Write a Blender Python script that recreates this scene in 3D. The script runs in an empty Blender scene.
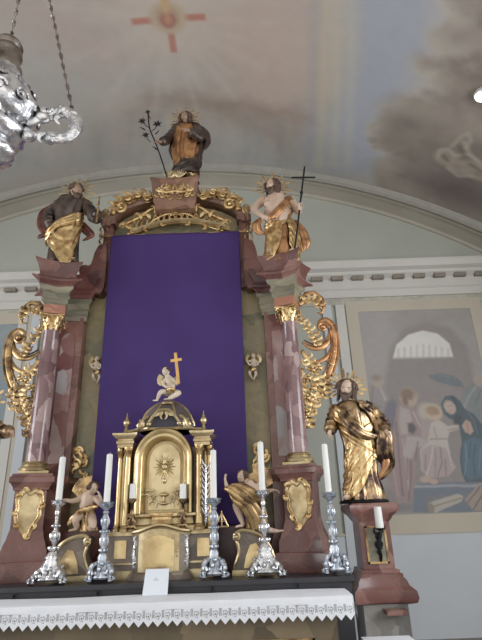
import bpy, math, random
import numpy as np
from mathutils import Vector, Matrix
PI = math.pi
rnd = random.Random(7)
scene = bpy.context.scene
COL = scene.collection

# ------------------------------------------------------------------ camera
PITCH, ROLL, FPX = math.radians(21.8), math.radians(2.0), 480.0
EYE = Vector((0, 0, 1.6))
_F = Vector((0, math.cos(PITCH), math.sin(PITCH)))
_U0 = Vector((0, -math.sin(PITCH), math.cos(PITCH)))
_R0 = Vector((1, 0, 0))
_R = math.cos(ROLL) * _R0 - math.sin(ROLL) * _U0
_U = math.sin(ROLL) * _R0 + math.cos(ROLL) * _U0
cd = bpy.data.cameras.new('camera'); cam = bpy.data.objects.new('camera', cd); COL.objects.link(cam)
cd.sensor_fit = 'VERTICAL'; cd.sensor_height = 36; cd.lens = 36 * FPX / 640; cd.clip_start = 0.05
m = Matrix((( _R.x, _U.x, -_F.x, 0), (_R.y, _U.y, -_F.y, 0), (_R.z, _U.z, -_F.z, 1.6), (0, 0, 0, 1)))
cam.matrix_world = m
scene.camera = cam

def ray(px, py): return _F + _R * ((px - 241) / FPX) + _U * ((320 - py) / FPX)
def at(px, py, Y):
    """survey helper: where the sight line through a photo pixel meets the vertical plane y=Y"""
    d = ray(px, py); return EYE + d * (Y / d.y)
def atz(px, py, Z):
    d = ray(px, py); return EYE + d * ((Z - 1.6) / d.z)
def mpp(px, py, Y): return (at(px + 1, py, Y) - at(px, py, Y)).length
def zat(py, Y, px=165): return at(px, py, Y).z

# ------------------------------------------------------------------ mesh builder
class MB:
    def __init__(s): s.v = []; s.f = []
    def add(s, vs, fs):
        b = len(s.v); s.v.extend([tuple(v) for v in vs]); s.f.extend([tuple(b + i for i in f) for f in fs]); return s
    def grid(s, rows, closed=False, caps=False):
        n = len(rows[0]); vs = [p for r in rows for p in r]; fs = []
        for i in range(len(rows) - 1):
            for j in range(n if closed else n - 1):
                k = (j + 1) % n
                fs.append((i*n+j, i*n+k, (i+1)*n+k, (i+1)*n+j))
        if caps: fs.append(tuple(range(n))[::-1]); fs.append(tuple((len(rows)-1)*n + j for j in range(n)))
        return s.add(vs, fs)
    def box(s, x0, x1, y0, y1, z0, z1):
        vs = [(x, y, z) for z in (z0, z1) for x, y in ((x0, y0), (x1, y0), (x1, y1), (x0, y1))]
        return s.add(vs, [(3,2,1,0),(4,5,6,7),(0,1,5,4),(1,2,6,5),(2,3,7,6),(3,0,4,7)])
    def lathe(s, prof, c=(0,0,0), n=24, sx=1, sy=1, fl=0, fn=8, a0=0):
        rows = []
        for r, z in prof:
            rows.append([(c[0] + sx*r*(1+fl*math.cos(fn*a))*math.cos(a+a0), c[1] + sy*r*(1+fl*math.cos(fn*a))*math.sin(a+a0), c[2]+z) for a in [2*PI*j/n for j in range(n)]])
        return s.grid(rows, True, True)
    def tube(s, pts, rad, n=8, flat=1.0, up=None, cap=True):
        P = [Vector(p) for p in pts]; N = len(P)
        if not hasattr(rad, '__len__'): rad = [rad] * N
        rows = []; prev = Vector(up) if up is not None else None
        for i in range(N):
            t = (P[min(i+1, N-1)] - P[max(i-1, 0)])
            if t.length < 1e-9: t = Vector((0,0,1))
            t.normalize()
            if prev is None: prev = Vector((0,-1,0)) if abs(t.y) < .9 else Vector((0,0,1))
            a = prev - t * prev.dot(t)
            if a.length < 1e-4: a = t.orthogonal()
            a.normalize(); prev = a if up is None else Vector(up)
            b = t.cross(a)
            rows.append((P[i], a, b, rad[i], t))
        out = []
        def ring(p, a, b, r): out.append([p + a*(r*flat*math.cos(q)) + b*(r*math.sin(q)) for q in [2*PI*j/n for j in range(n)]])
        if cap:
            p, a, b, r, t = rows[0]; ring(p - t*r*.85, a, b, r*.25); ring(p - t*r*.55, a, b, r*.8)
        for p, a, b, r, t in rows: ring(p, a, b, r)
        if cap:
            p, a, b, r, t = rows[-1]; ring(p + t*r*.55, a, b, r*.8); ring(p + t*r*.85, a, b, r*.25)
        return s.grid(out, True, True)
    def ell(s, c, r, n=14, m=9, R=None):
        if not hasattr(r, '__len__'): r = (r, r, r)
        rows = []
        for i in range(m + 1):
            a = -PI/2 + PI*i/m; ca = max(math.cos(a), .02)
            row = []
            for j in range(n):
                q = Vector((r[0]*ca*math.cos(2*PI*j/n), r[1]*ca*math.sin(2*PI*j/n), r[2]*math.sin(a)))
                if R is not None: q = R @ q
                row.append(Vector(c) + q)
            rows.append(row)
        return s.grid(rows, True, True)
    def slab(s, poly, y0, y1):            # outline in x,z extruded in y
        n = len(poly)
        vs = [(x, y0, z) for x, z in poly] + [(x, y1, z) for x, z in poly]
        fs = [tuple(range(n)), tuple(range(n, 2*n))[::-1]] + [(i, i+n, (i+1) % n + n, (i+1) % n) for i in range(n)]
        return s.add(vs, fs)
    def plan(s, polyf, prof):             # polyf(offset)->xy list ; prof [(off,z)]
        rows = [[(x, y, z) for x, y in polyf(o)] for o, z in prof]
        return s.grid(rows, True, True)
    def xf(s, fn): s.v = [tuple(fn(Vector(v))) for v in s.v]; return s
    def build(s, name, mat, parent=None, smooth=True, auto=40):
        o0 = Vector(parent['_o']) if parent is not None else Vector((0,0,0))
        me = bpy.data.meshes.new(name); me.from_pydata([tuple(Vector(v) - o0) for v in s.v], [], s.f)
        me.validate()
        ob = bpy.data.objects.new(name, me); COL.objects.link(ob)
        if mat: me.materials.append(mat)
        if parent is not None: ob.parent = parent; ob['_o'] = tuple(o0)
        else: ob['_o'] = (0., 0., 0.)
        import bmesh
        bm = bmesh.new(); bm.from_mesh(me); bmesh.ops.recalc_face_normals(bm, faces=bm.faces)
        for f in bm.faces: f.smooth = smooth
        if smooth and auto < 180:
            ca = math.radians(auto)
            for e in bm.edges:
                if len(e.link_faces) == 2 and e.calc_face_angle(0) > ca: e.smooth = False
        bm.to_mesh(me); bm.free()
        return ob
    def fuse(s, name, mat, parent=None, voxel=.008, it=3):
        ob = s.build(name, mat, parent, auto=180)
        md = ob.modifiers.new('r', 'REMESH'); md.mode = 'VOXEL'; md.voxel_size = voxel; md.use_smooth_shade = True
        sm = ob.modifiers.new('s', 'SMOOTH'); sm.factor = .5; sm.iterations = it
        dg = bpy.context.evaluated_depsgraph_get(); me = bpy.data.meshes.new_from_object(ob.evaluated_get(dg))
        ob.modifiers.clear(); old = ob.data; ob.data = me; bpy.data.meshes.remove(old); me.name = name
        if mat and not me.materials: me.materials.append(mat)
        for p in me.polygons: p.use_smooth = True
        return ob

def thing(name, loc, label, cat, group=None):
    o = bpy.data.objects.new(name, None); COL.objects.link(o); o.location = loc; o['_o'] = tuple(loc); o.empty_display_size = .05
    o['label'] = label; o['category'] = cat
    if group: o['group'] = group
    return o
def tag(o, label, cat, group=None):
    o['label'] = label; o['category'] = cat
    if group: o['group'] = group
    return o
def struct(o, label=None):
    o['kind'] = 'structure'
    return o
def dup(root, loc, label=None, rotz=0, scale=1):
    r = root.copy(); COL.objects.link(r); r.location = loc; r.rotation_euler = (0, 0, rotz); r.scale = (scale,)*3
    if label: r['label'] = label
    for ch in list(root.children):
        c = ch.copy(); COL.objects.link(c); c.parent = r
        for g in list(ch.children):
            d = g.copy(); COL.objects.link(d); d.parent = c
    return r

# ------------------------------------------------------------------ materials
def srgb(c):
    return tuple((x/255/12.92 if x/255 <= .04045 else ((x/255+.055)/1.055)**2.4) for x in c)
def newmat(name):
    m = bpy.data.materials.new(name); m.use_nodes = True
    nt = m.node_tree; b = nt.nodes['Principled BSDF']; return m, nt, b
def simple(name, col, rough=.6, metal=0., noise=.12, scale=8, bump=0., bscale=40, spec=.5, darken=None):
    m, nt, b = newmat(name); N = nt.nodes; L = nt.links
    tc = N.new('ShaderNodeTexCoord'); nz = N.new('ShaderNodeTexNoise'); nz.inputs['Scale'].default_value = scale; nz.inputs['Detail'].default_value = 6
    L.new(tc.outputs['Object'], nz.inputs['Vector'])
    r = N.new('ShaderNodeValToRGB'); r.color_ramp.elements[0].position = .3; r.color_ramp.elements[1].position = .7
    c = srgb(col); dk = srgb(darken) if darken else tuple(x*(1-noise*2) for x in c)
    r.color_ramp.elements[0].color = (*dk, 1); r.color_ramp.elements[1].color = (*[min(1, x*(1+noise)) for x in c], 1)
    L.new(nz.outputs[0], r.inputs[0]); L.new(r.outputs[0], b.inputs['Base Color'])
    b.inputs['Roughness'].default_value = rough; b.inputs['Metallic'].default_value = metal
    b.inputs['Specular IOR Level'].default_value = spec
    if bump:
        n2 = N.new('ShaderNodeTexNoise'); n2.inputs['Scale'].default_value = bscale; n2.inputs['Detail'].default_value = 4
        L.new(tc.outputs['Object'], n2.inputs['Vector'])
        bp = N.new('ShaderNodeBump'); bp.inputs['Strength'].default_value = bump; bp.inputs['Distance'].default_value = .01
        L.new(n2.outputs[0], bp.inputs['Height']); L.new(bp.outputs[0], b.inputs['Normal'])
    return m
def ramp(N, stops, interp='LINEAR'):
    r = N.new('ShaderNodeValToRGB'); cr = r.color_ramp; cr.interpolation = interp
    while len(cr.elements) < len(stops): cr.elements.new(.5)
    for e, (p, c) in zip(cr.elements, stops): e.position = p; e.color = (*srgb(c), 1)
    return r
def marble(name, stops, vein, scale=3, rough=.28, cell=4, stretch=(1,1,1), veinw=.04, vs=2.5, cellmix=.5, va=.16):
    m, nt, b = newmat(name); N = nt.nodes; L = nt.links
    tc = N.new('ShaderNodeTexCoord'); mp = N.new('ShaderNodeMapping'); mp.inputs['Scale'].default_value = stretch
    L.new(tc.outputs['Object'], mp.inputs[0])
    wn = N.new('ShaderNodeTexNoise'); wn.inputs['Scale'].default_value = 2.2; wn.inputs['Detail'].default_value = 4; L.new(mp.outputs[0], wn.inputs['Vector'])
    mx = N.new('ShaderNodeMix'); mx.data_type = 'RGBA'; mx.inputs[0].default_value = .25; L.new(mp.outputs[0], mx.inputs[6]); L.new(wn.outputs['Color'], mx.inputs[7])
    nz = N.new('ShaderNodeTexNoise'); nz.inputs['Scale'].default_value = scale; nz.inputs['Detail'].default_value = 8; nz.inputs['Distortion'].default_value = 1.2; nz.inputs['Roughness'].default_value = .6
    L.new(mx.outputs[2], nz.inputs['Vector'])
    vo = N.new('ShaderNodeTexVoronoi'); vo.inputs['Scale'].default_value = cell; L.new(mx.outputs[2], vo.inputs['Vector'])
    sp = N.new('ShaderNodeSeparateColor'); L.new(vo.outputs['Color'], sp.inputs[0])
    mm = N.new('ShaderNodeMix'); mm.data_type = 'FLOAT'; mm.inputs[0].default_value = cellmix; L.new(nz.outputs[0], mm.inputs[2]); L.new(sp.outputs[0], mm.inputs[3])
    r = ramp(N, stops); L.new(mm.outputs[0], r.inputs[0])
    # veins
    v2 = N.new('ShaderNodeTexNoise'); v2.inputs['Scale'].default_value = vs; v2.inputs['Detail'].default_value = 5; v2.inputs['Distortion'].default_value = 2.; L.new(mp.outputs[0], v2.inputs['Vector'])
    s1 = N.new('ShaderNodeMath'); s1.operation = 'SUBTRACT'; s1.inputs[1].default_value = .5; L.new(v2.outputs[0], s1.inputs[0])
    s2 = N.new('ShaderNodeMath'); s2.operation = 'ABSOLUTE'; L.new(s1.outputs[0], s2.inputs[0])
    s3 = N.new('ShaderNodeMapRange'); s3.inputs['From Min'].default_value = 0; s3.inputs['From Max'].default_value = veinw; s3.inputs['To Min'].default_value = va; s3.inputs['To Max'].default_value = 0
    L.new(s2.outputs[0], s3.inputs[0])
    mv = N.new('ShaderNodeMix'); mv.data_type = 'RGBA'; L.new(s3.outputs[0], mv.inputs[0]); L.new(r.outputs[0], mv.inputs[6]); mv.inputs[7].default_value = (*srgb(vein), 1)
    L.new(mv.outputs[2], b.inputs['Base Color']); b.inputs['Roughness'].default_value = rough
    return m
def metalmat(name, hi, lo, rough=.3, scale=14, bump=.25, bscale=60, metal=.9, pos=(.35,.6)):
    m, nt, b = newmat(name); N = nt.nodes; L = nt.links
    tc = N.new('ShaderNodeTexCoord'); nz = N.new('ShaderNodeTexNoise'); nz.inputs['Scale'].default_value = scale; nz.inputs['Detail'].default_value = 5
    L.new(tc.outputs['Object'], nz.inputs['Vector'])
    r = ramp(N, [(pos[0], lo), (pos[1], hi)]); L.new(nz.outputs[0], r.inputs[0])
    ao = N.new('ShaderNodeAmbientOcclusion'); ao.inputs['Distance'].default_value = .05; ao.samples = 4  # crease shade, multiplied into the metal's base colour
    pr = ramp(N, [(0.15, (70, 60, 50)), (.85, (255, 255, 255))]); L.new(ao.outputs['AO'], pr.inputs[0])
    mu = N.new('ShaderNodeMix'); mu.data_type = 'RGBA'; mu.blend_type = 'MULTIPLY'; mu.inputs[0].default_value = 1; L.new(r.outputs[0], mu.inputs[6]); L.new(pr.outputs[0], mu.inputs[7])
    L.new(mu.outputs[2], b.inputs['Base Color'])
    b.inputs['Metallic'].default_value = metal; b.inputs['Roughness'].default_value = rough
    n2 = N.new('ShaderNodeTexNoise'); n2.inputs['Scale'].default_value = bscale; n2.inputs['Detail'].default_value = 3; L.new(tc.outputs['Object'], n2.inputs['Vector'])
    bp = N.new('ShaderNodeBump'); bp.inputs['Strength'].default_value = bump; bp.inputs['Distance'].default_value = .008
    L.new(n2.outputs[0], bp.inputs['Height']); L.new(bp.outputs[0], b.inputs['Normal'])
    return m
def vcolmat(name, rough=.85, bump=.1):
    m, nt, b = newmat(name); N = nt.nodes; L = nt.links
    a = N.new('ShaderNodeAttribute'); a.attribute_name = 'Col'; L.new(a.outputs['Color'], b.inputs['Base Color'])
    b.inputs['Roughness'].default_value = rough; b.inputs['Specular IOR Level'].default_value = .2
    return m

G = {}
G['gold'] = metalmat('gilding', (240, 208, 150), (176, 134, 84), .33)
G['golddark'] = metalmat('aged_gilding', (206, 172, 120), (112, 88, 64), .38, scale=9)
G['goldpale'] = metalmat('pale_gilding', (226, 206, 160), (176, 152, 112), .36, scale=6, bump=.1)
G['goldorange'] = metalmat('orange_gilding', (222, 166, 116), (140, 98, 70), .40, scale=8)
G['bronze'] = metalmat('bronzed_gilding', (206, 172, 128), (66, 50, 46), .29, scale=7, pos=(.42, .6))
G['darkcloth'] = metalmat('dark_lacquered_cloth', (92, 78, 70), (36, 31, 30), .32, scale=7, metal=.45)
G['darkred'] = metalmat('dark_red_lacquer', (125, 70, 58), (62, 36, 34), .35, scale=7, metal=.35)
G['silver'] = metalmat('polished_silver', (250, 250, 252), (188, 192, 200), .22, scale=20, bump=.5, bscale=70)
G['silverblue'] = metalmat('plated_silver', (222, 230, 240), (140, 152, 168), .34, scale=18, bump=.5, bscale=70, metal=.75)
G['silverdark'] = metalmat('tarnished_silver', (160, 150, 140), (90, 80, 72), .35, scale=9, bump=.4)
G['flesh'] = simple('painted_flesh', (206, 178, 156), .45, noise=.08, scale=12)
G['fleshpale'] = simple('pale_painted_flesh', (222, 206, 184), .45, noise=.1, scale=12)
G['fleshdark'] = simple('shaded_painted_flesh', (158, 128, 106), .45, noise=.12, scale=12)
G['hair'] = simple('brown_carved_hair', (84, 62, 48), .5, noise=.25, scale=30, bump=.5)
G['wax'] = simple('white_wax', (238, 240, 236), .5, noise=.02)
G['linen'] = simple('white_linen', (232, 236, 242), .85, noise=.02, bump=.1, bscale=200)
G['iron'] = simple('black_wrought_iron', (38, 38, 42), .4, metal=.7)
G['purple'] = simple('violet_cloth', (62, 45, 100), .8, noise=.05, scale=2, bump=.15, bscale=300, spec=.2)
G['black'] = simple('black_painted_wood', (38, 38, 44), .45, noise=.15, scale=10)
G['red'] = marble('red_marble', [(.2, (78, 48, 46)), (.45, (106, 66, 60)), (.62, (122, 82, 74)), (.8, (150, 114, 104))], (178, 140, 128), 3.5, .3, 5, veinw=.018)
G['reddark'] = marble('dark_red_marble', [(.2, (62, 38, 40)), (.5, (98, 56, 52)), (.8, (132, 84, 76))], (150, 110, 100), 3.5, .3, 5, veinw=.014)
G['shaft'] = marble('mottled_shaft_marble', [(.2, (100, 72, 74)), (.45, (126, 96, 96)), (.6, (150, 122, 120)), (.85, (178, 156, 152))], (92, 62, 64), 4, .16, 10, stretch=(1, 1, .7), veinw=.03, vs=3, cellmix=.6)
G['pil'] = marble('pilaster_panel_marble', [(.2, (104, 62, 62)), (.42, (140, 104, 100)), (.6, (168, 148, 142)), (.9, (158, 160, 164))], (128, 80, 76), 3.5, .28, 6, stretch=(1, 1, .8), cellmix=.65)
G['green'] = marble('green_ochre_marble', [(.2, (98, 98, 80)), (.42, (132, 128, 100)), (.58, (170, 152, 112)), (.72, (150, 138, 108)), (.9, (178, 170, 142))], (70, 60, 48), 3, .4, 3.5, veinw=.03, vs=2, cellmix=.4)
G['greenfr'] = marble('grey_green_marble', [(.2, (92, 92, 78)), (.5, (128, 124, 104)), (.8, (150, 140, 118))], (90, 70, 60), 6, .35, 6, stretch=(1, 1, 3), veinw=.03)
G['orange'] = marble('orange_marble', [(.2, (130, 82, 66)), (.6, (168, 112, 90)), (.85, (190, 140, 116))], (120, 80, 70), 5, .35, 6)
G['redwood'] = marble('brown_red_marble', [(.2, (92, 66, 52)), (.5, (124, 88, 70)), (.8, (150, 112, 90))], (150, 124, 100), 5, .4, 6)
G['greymarble'] = marble('grey_marble', [(.2, (92, 90, 88)), (.5, (126, 124, 118)), (.8, (156, 152, 146))], (86, 80, 76), 5, .35, 6)
G['mensa'] = marble('brown_green_marble', [(.2, (74, 64, 48)), (.5, (108, 94, 72)), (.8, (136, 118, 92))], (90, 90, 70), 2.5, .4, 3)
G['plaster'] = simple('grey_green_plaster', (176, 179, 168), .9, noise=.03, scale=1.5)
G['plasterwhite'] = simple('white_plaster', (208, 206, 199), .9, noise=.02, scale=2)
G['plasterrib'] = simple('grey_arch_plaster', (178, 172, 158), .9, noise=.05, scale=2)
G['plasterblue'] = simple('pale_blue_plaster', (200, 206, 211), .9, noise=.02, scale=1.5)
G['cream'] = simple('cream_plaster', (192, 184, 166), .9, noise=.03, scale=2)
G['floor'] = simple('stone_floor', (120, 112, 104), .5, noise=.1)
G['dark'] = simple('recess_shade', (48, 46, 58), .6)  # near-black colour standing for the shade inside the dome opening
G['vcol'] = vcolmat('fresco_paint')
G['paper'] = simple('white_card', (225, 232, 240), .7, noise=.01)

# ------------------------------------------------------------------ painted canvases (fresco pigments held on the plaster mesh)
def vnoise(X, Y, seed, octs=5, s=1.0):
    rs = np.random.RandomState(seed); out = np.zeros_like(X); amp = 1; tot = 0
    for o in range(octs):
        T = rs.rand(64, 64); x = (X*s) % 64; y = (Y*s) % 64
        xi = np.floor(x).astype(int); yi = np.floor(y).astype(int); fx = x-xi; fy = y-yi
        fx = fx*fx*(3-2*fx); fy = fy*fy*(3-2*fy)
        a = T[yi % 64, xi % 64]; b = T[yi % 64, (xi+1) % 64]; c = T[(yi+1) % 64, xi % 64]; d = T[(yi+1) % 64, (xi+1) % 64]
        out += amp*((a*(1-fx)+b*fx)*(1-fy) + (c*(1-fx)+d*fx)*fy); tot += amp; amp *= .5; s *= 2.03
    return out/tot
class Canvas:
    def __init__(s, X, Y, base):
        s.X = X; s.Y = Y; s.C = np.zeros(X.shape + (3,)); s.C[:] = srgb(base)
        s.wx = s.wy = 0; s.k = 1.0
    def warp(s, amt, scale, seed): s.wx = (vnoise(s.X, s.Y, seed, 4, scale)-.5)*amt; s.wy = (vnoise(s.X, s.Y, seed+1, 4, scale)-.5)*amt
    def mix(s, a, col):
        a = np.clip(a, 0, 1)[..., None]; s.C = s.C*(1-a) + np.array(srgb(col))*a
    def sd(s, pts):
        X = s.X+s.wx; Y = s.Y+s.wy; d = np.full(X.shape, 1e9); ins = np.zeros(X.shape, bool); n = len(pts)
        for i in range(n):
            x0, y0 = pts[i]; x1, y1 = pts[(i+1) % n]
            ex, ey = x1-x0, y1-y0; L = ex*ex+ey*ey+1e-12
            t = np.clip(((X-x0)*ex + (Y-y0)*ey)/L, 0, 1)
            d = np.minimum(d, np.hypot(X-x0-t*ex, Y-y0-t*ey))
            if y0 != y1:
                c = ((y0 > Y) != (y1 > Y)) & (X < (x1-x0)*(Y-y0)/(y1-y0) + x0); ins ^= c
        return np.where(ins, -d, d)
    def poly(s, pts, col, soft=.01, op=1): s.mix(op*(.5 - s.sd(pts)/(2*soft*s.k)), col)
    def ell(s, c, r, col, soft=.1, op=1, rot=0):
        X = s.X+s.wx-c[0]; Y = s.Y+s.wy-c[1]; a = math.cos(rot); b = math.sin(rot)
        q = np.hypot((X*a+Y*b)/r[0], (-X*b+Y*a)/r[1]); s.mix(op*(.5 - (q-1)/(2*soft)), col)
    def line(s, pts, w, col, soft=.004, op=1):
        X = s.X+s.wx; Y = s.Y+s.wy; d = np.full(X.shape, 1e9)
        for (x0, y0), (x1, y1) in zip(pts[:-1], pts[1:]):
            ex, ey = x1-x0, y1-y0; L = ex*ex+ey*ey+1e-12; t = np.clip(((X-x0)*ex + (Y-y0)*ey)/L, 0, 1)
            d = np.minimum(d, np.hypot(X-x0-t*ex, Y-y0-t*ey))
        s.mix(op*(.5 - (d-w)/(2*soft*s.k)), col)
def vcol(ob, C, sat=.85, lift=.05):
    Lm = C @ np.array([.3, .6, .1]); C = Lm[..., None]*(1-sat) + C*sat + lift*(.6-C)
    me = ob.data; a = me.color_attributes.new('Col', 'FLOAT_COLOR', 'POINT')
    n = len(me.vertices); buf = np.ones((n, 4), np.float32); buf[:, :3] = C.reshape(-1, 3)[:n]; a.data.foreach_set('color', buf.ravel())
def gridmesh(name, P, mat, thick=None):
    H, W = P.shape[:2]; me = bpy.data.meshes.new(name)
    idx = np.arange(H*W).reshape(H, W)
    F = np.stack([idx[:-1, :-1], idx[:-1, 1:], idx[1:, 1:], idx[1:, :-1]], -1).reshape(-1, 4)
    me.from_pydata(P.reshape(-1, 3).tolist(), [], F.tolist()); me.materials.append(mat)
    me.polygons.foreach_set('use_smooth', [True]*len(me.polygons))
    ob = bpy.data.objects.new(name, me); COL.objects.link(ob); ob['_o'] = (0., 0., 0.); return ob

# ------------------------------------------------------------------ ROOM
KS = 1.2; zk = lambda z: 1.6 + (z-1.6)*KS
CX = -0.81; WALLY = 6.1*KS; VR = 7.963*KS; VC = zk(-1.637); SPR = zk(4.74); VXC = -0.84*KS
HALF = math.sqrt(VR**2 - (SPR-VC)**2)
XL, XR = VXC-HALF, VXC+HALF
struct(MB().box(XL-.2, XR+.2, -2.5, WALLY+.2, -.12, 0).build('floor', G['floor'], smooth=False))
# back wall with lunette
w = MB(); n = 48; arc = [(VXC + VR*math.sin(a), VC + VR*math.cos(a)) for a in np.linspace(math.asin(HALF/VR), -math.asin(HALF/VR), n)]
w.slab([(XL, 0), (XR, 0)] + arc, WALLY, WALLY+.2)
struct(w.build('wall_back', G['plaster'], smooth=False))
for nm, x0, x1 in (('wall_left', XL-.2, XL), ('wall_right', XR, XR+.2)):
    q = MB()
    # a wall with a tall window opening
    for a in ((-2.5, 0.6, 0, SPR), (4.0, WALLY, 0, SPR), (.6, 4.0, 0, 1.7), (.6, 4.0, 4.3, SPR)): q.box(x0, x1, a[0], a[1], a[2], a[3])
    struct(q.build(nm, G['plasterwhite'], smooth=False))
for k, (x, nm) in enumerate(((XL-.1, 'window_1'), (XR+.1, 'window_2'))):
    q = MB()
    for yy in np.linspace(.6, 4.0, 6): q.box(x-.03, x+.03, yy-.025, yy+.025, 1.7, 4.3)
    for zz in np.linspace(1.7, 4.3, 5): q.box(x-.03, x+.03, .6, 4.0, zz-.025, zz+.025)
    struct(q.build(nm, G['plasterwhite'], smooth=False))

# ceiling: barrel vault with painted fresco.  surface coords: s = angle from apex, y
amax = math.asin(HALF/VR)
NA, NY = 420, 330
YV0, YV1 = -2.5, WALLY
ys = np.concatenate([np.linspace(YV0, 2.4, 20, endpoint=False), np.linspace(2.4, YV1, NY-20)])
AA, YY = np.meshgrid(np.linspace(-amax, amax, NA), ys)
P = np.stack([VXC + VR*np.sin(AA), YY, VC + VR*np.cos(AA)], -1)
def vs(px, py):          # photo pixel -> fresco coords (arc length from apex, y)
    d = ray(px, py); dx, dz = d.x, d.z; ox, oz = EYE.x-VXC, EYE.z-VC
    A = dx*dx+dz*dz; B = 2*(ox*dx+oz*dz); Cc = ox*ox+oz*oz-VR*VR; t = (-B+math.sqrt(B*B-4*A*Cc))/(2*A)
    p = EYE + d*t; return (VR*math.asin((p.x-VXC)/VR), p.y)
cv = Canvas(AA*VR, YY, (176, 170, 160)); V = lambda L: [vs(x, y) for x, y in L]
N1 = vnoise(cv.X, cv.Y, 3, 5, 1.3); N2 = vnoise(cv.X, cv.Y, 9, 5, .8); N3 = vnoise(cv.X, cv.Y, 12, 6, 3)
cv.mix((N1-.35)*1.6, (184, 172, 160)); cv.mix((N2-.5)*1.6, (166, 164, 160))
cv.warp(.35, 1.6, 21)
cv.poly(V([(-40, 60), (80, 20), (120, -40), (-60, -40)]), (178, 160, 150), .4, .6)
cv.poly(V([(90, -20), (140, 60), (280, 70), (340, 10), (330, -40)]), (186, 168, 156), .3, .7)
cv.poly(V([(120, 110), (250, 120), (300, 150), (330, 110), (240, 95), (150, 90)]), (158, 142, 130), .22, .7)
cv.poly(V([(-20, 120), (60, 160), (190, 150), (340, 165), (340, 178), (-20, 185)]), (150, 156, 160), .3, .55)
cv.poly(V([(200, 20), (300, 0), (330, 90), (290, 140), (220, 120)]), (182, 162, 148), .3, .6)
# sky
cv.poly(V([(348, -30), (345, 60), (335, 110), (320, 150), (330, 172), (390, 172), (388, 120), (420, 70), (440, 40), (450, -30)]), (160, 165, 176), .16, .8)
cv.poly(V([(300, 110), (300, 175), (345, 175), (345, 110)]), (164, 166, 168), .15, .6)
# clouds at the right
cv.warp(.16, 4.0, 31)
cl = V([(455, -30), (447, 20), (436, 50), (440, 78), (436, 95), (421, 102), (405, 104), (397, 110), (398, 122), (390, 127), (381, 123), (374, 129), (373, 139), (378, 146), (389, 150), (391, 158), (378, 162), (372, 172), (385, 200), (482, 250), (620, 300), (620, -60)])
cv.poly(cl, (150, 140, 128), .07, .95)
cv.poly(V([(470, 20), (445, 70), (440, 90), (410, 108), (395, 118), (400, 150), (400, 180), (520, 230), (560, 60), (520, -20)]), (124, 112, 102), .16, .85)
cv.poly(V([(430, 96), (405, 110), (395, 128), (398, 160), (440, 175), (500, 190), (500, 100)]), (112, 100, 92), .14, .8)
cv.mix((N3-.52)*2.2*(cv.sd(cl) < 0), (176, 164, 150))
# billowing lighter rims along the cloud bank
R_ = random.Random(5)
for px_, py_, rr in ((425, 62, .16), (438, 82, .14), (420, 96, .16), (402, 106, .15), (384, 116, .16), (374, 127, .10), (388, 142, .18), (380, 152, .12), (395, 160, .16), (445, 40, .2), (455, 10, .2), (378, 134, .1), (410, 118, .2), (430, 108, .2)):
    for q in range(3):
        c0 = vs(px_+R_.uniform(-5, 9), py_+R_.uniform(-4, 8)); r0 = rr*R_.uniform(.7, 1.2)
        cv.ell(c0, (r0, r0*.85), (182, 172, 158), .35, .45); cv.ell((c0[0]+r0*.25, c0[1]-r0*.3), (r0*.8, r0*.65), (136, 124, 112), .5, .5)
for q in range(26):
    c0 = vs(R_.uniform(395, 500), R_.uniform(85, 190)); r0 = R_.uniform(.12, .3)
    cv.ell(c0, (r0*1.3, r0*.7), R_.choice(((120, 108, 98), (142, 130, 116), (164, 152, 138))), .5, .4)
cv.warp(.3, 2.5, 61)
cv.poly(V([(140, 96), (200, 92), (262, 100), (310, 112), (318, 122), (270, 116), (200, 108), (150, 106)]), (146, 124, 110), .12, .55)
cv.poly(V([(40, 10), (110, 30), (130, 60), (90, 70), (30, 40)]), (186, 156, 148), .3, .4)
cv.poly(V([(250, 10), (300, 30), (320, 80), (280, 90), (240, 60)]), (196, 172, 156), .3, .5)
for q in range(40):
    x_ = R_.uniform(10, 330); cv.line([vs(x_, R_.uniform(115, 135)), vs(x_+R_.uniform(-4, 4), 165)], R_.uniform(.02, .06), R_.choice(((186, 178, 160), (146, 150, 158), (150, 146, 140))), .06, .28)
# faint light streaks
cv.wx = cv.wy = 0
for x0, x1, c, o in ((318, 322, (200, 186, 150), .5), (330, 336, (198, 188, 160), .45), (345, 350, (196, 190, 172), .45), (308, 312, (150, 150, 156), .4)):
    cv.line([vs(x0+8, -20), vs(x1, 120), vs(x1-3, 165)], .05, c, .07, o)
# sacred heart with cross and rays
hc = vs(168, 20)
for i in range(26):
    a = 2*PI*i/26 + .06*math.sin(i*3); l = (1.0 if i % 2 else 1.35)
    cv.line([(hc[0]+.2*math.cos(a), hc[1]+.2*math.sin(a)), (hc[0]+l*1.0*math.cos(a), hc[1]+l*1.1*math.sin(a))], .012+.012*(i % 3), (202, 192, 178), .07, .38)
cv.ell(hc, (.55, .5), (196, 182, 166), .5, .55)
def quad(a, b, w, col, **k): 
    d = Vector((b[0]-a[0], b[1]-a[1])).normalized(); n_ = Vector((-d.y, d.x))*w; cv.poly([(a[0]+n_.x, a[1]+n_.y), (b[0]+n_.x, b[1]+n_.y), (b[0]-n_.x, b[1]-n_.y), (a[0]-n_.x, a[1]-n_.y)], col, .012, **k)
quad(vs(131, 22), vs(158, 20), .05, (182, 118, 100), op=.65); quad(vs(180, 18), vs(206, 17), .05, (182, 118, 100), op=.65)
quad(vs(171, 32), vs(174, 53), .05, (182, 118, 100), op=.65); quad(vs(165, -22), vs(166, 0), .05, (182, 118, 100), op=.65)
cv.ell(vs(168, 18), (.24, .22), (186, 164, 134), .12, .7); cv.ell(vs(168, 18), (.15, .15), (176, 146, 120), .15, .7); cv.ell(vs(168, 20), (.10, .11), (164, 110, 92), .15, .8)
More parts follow.
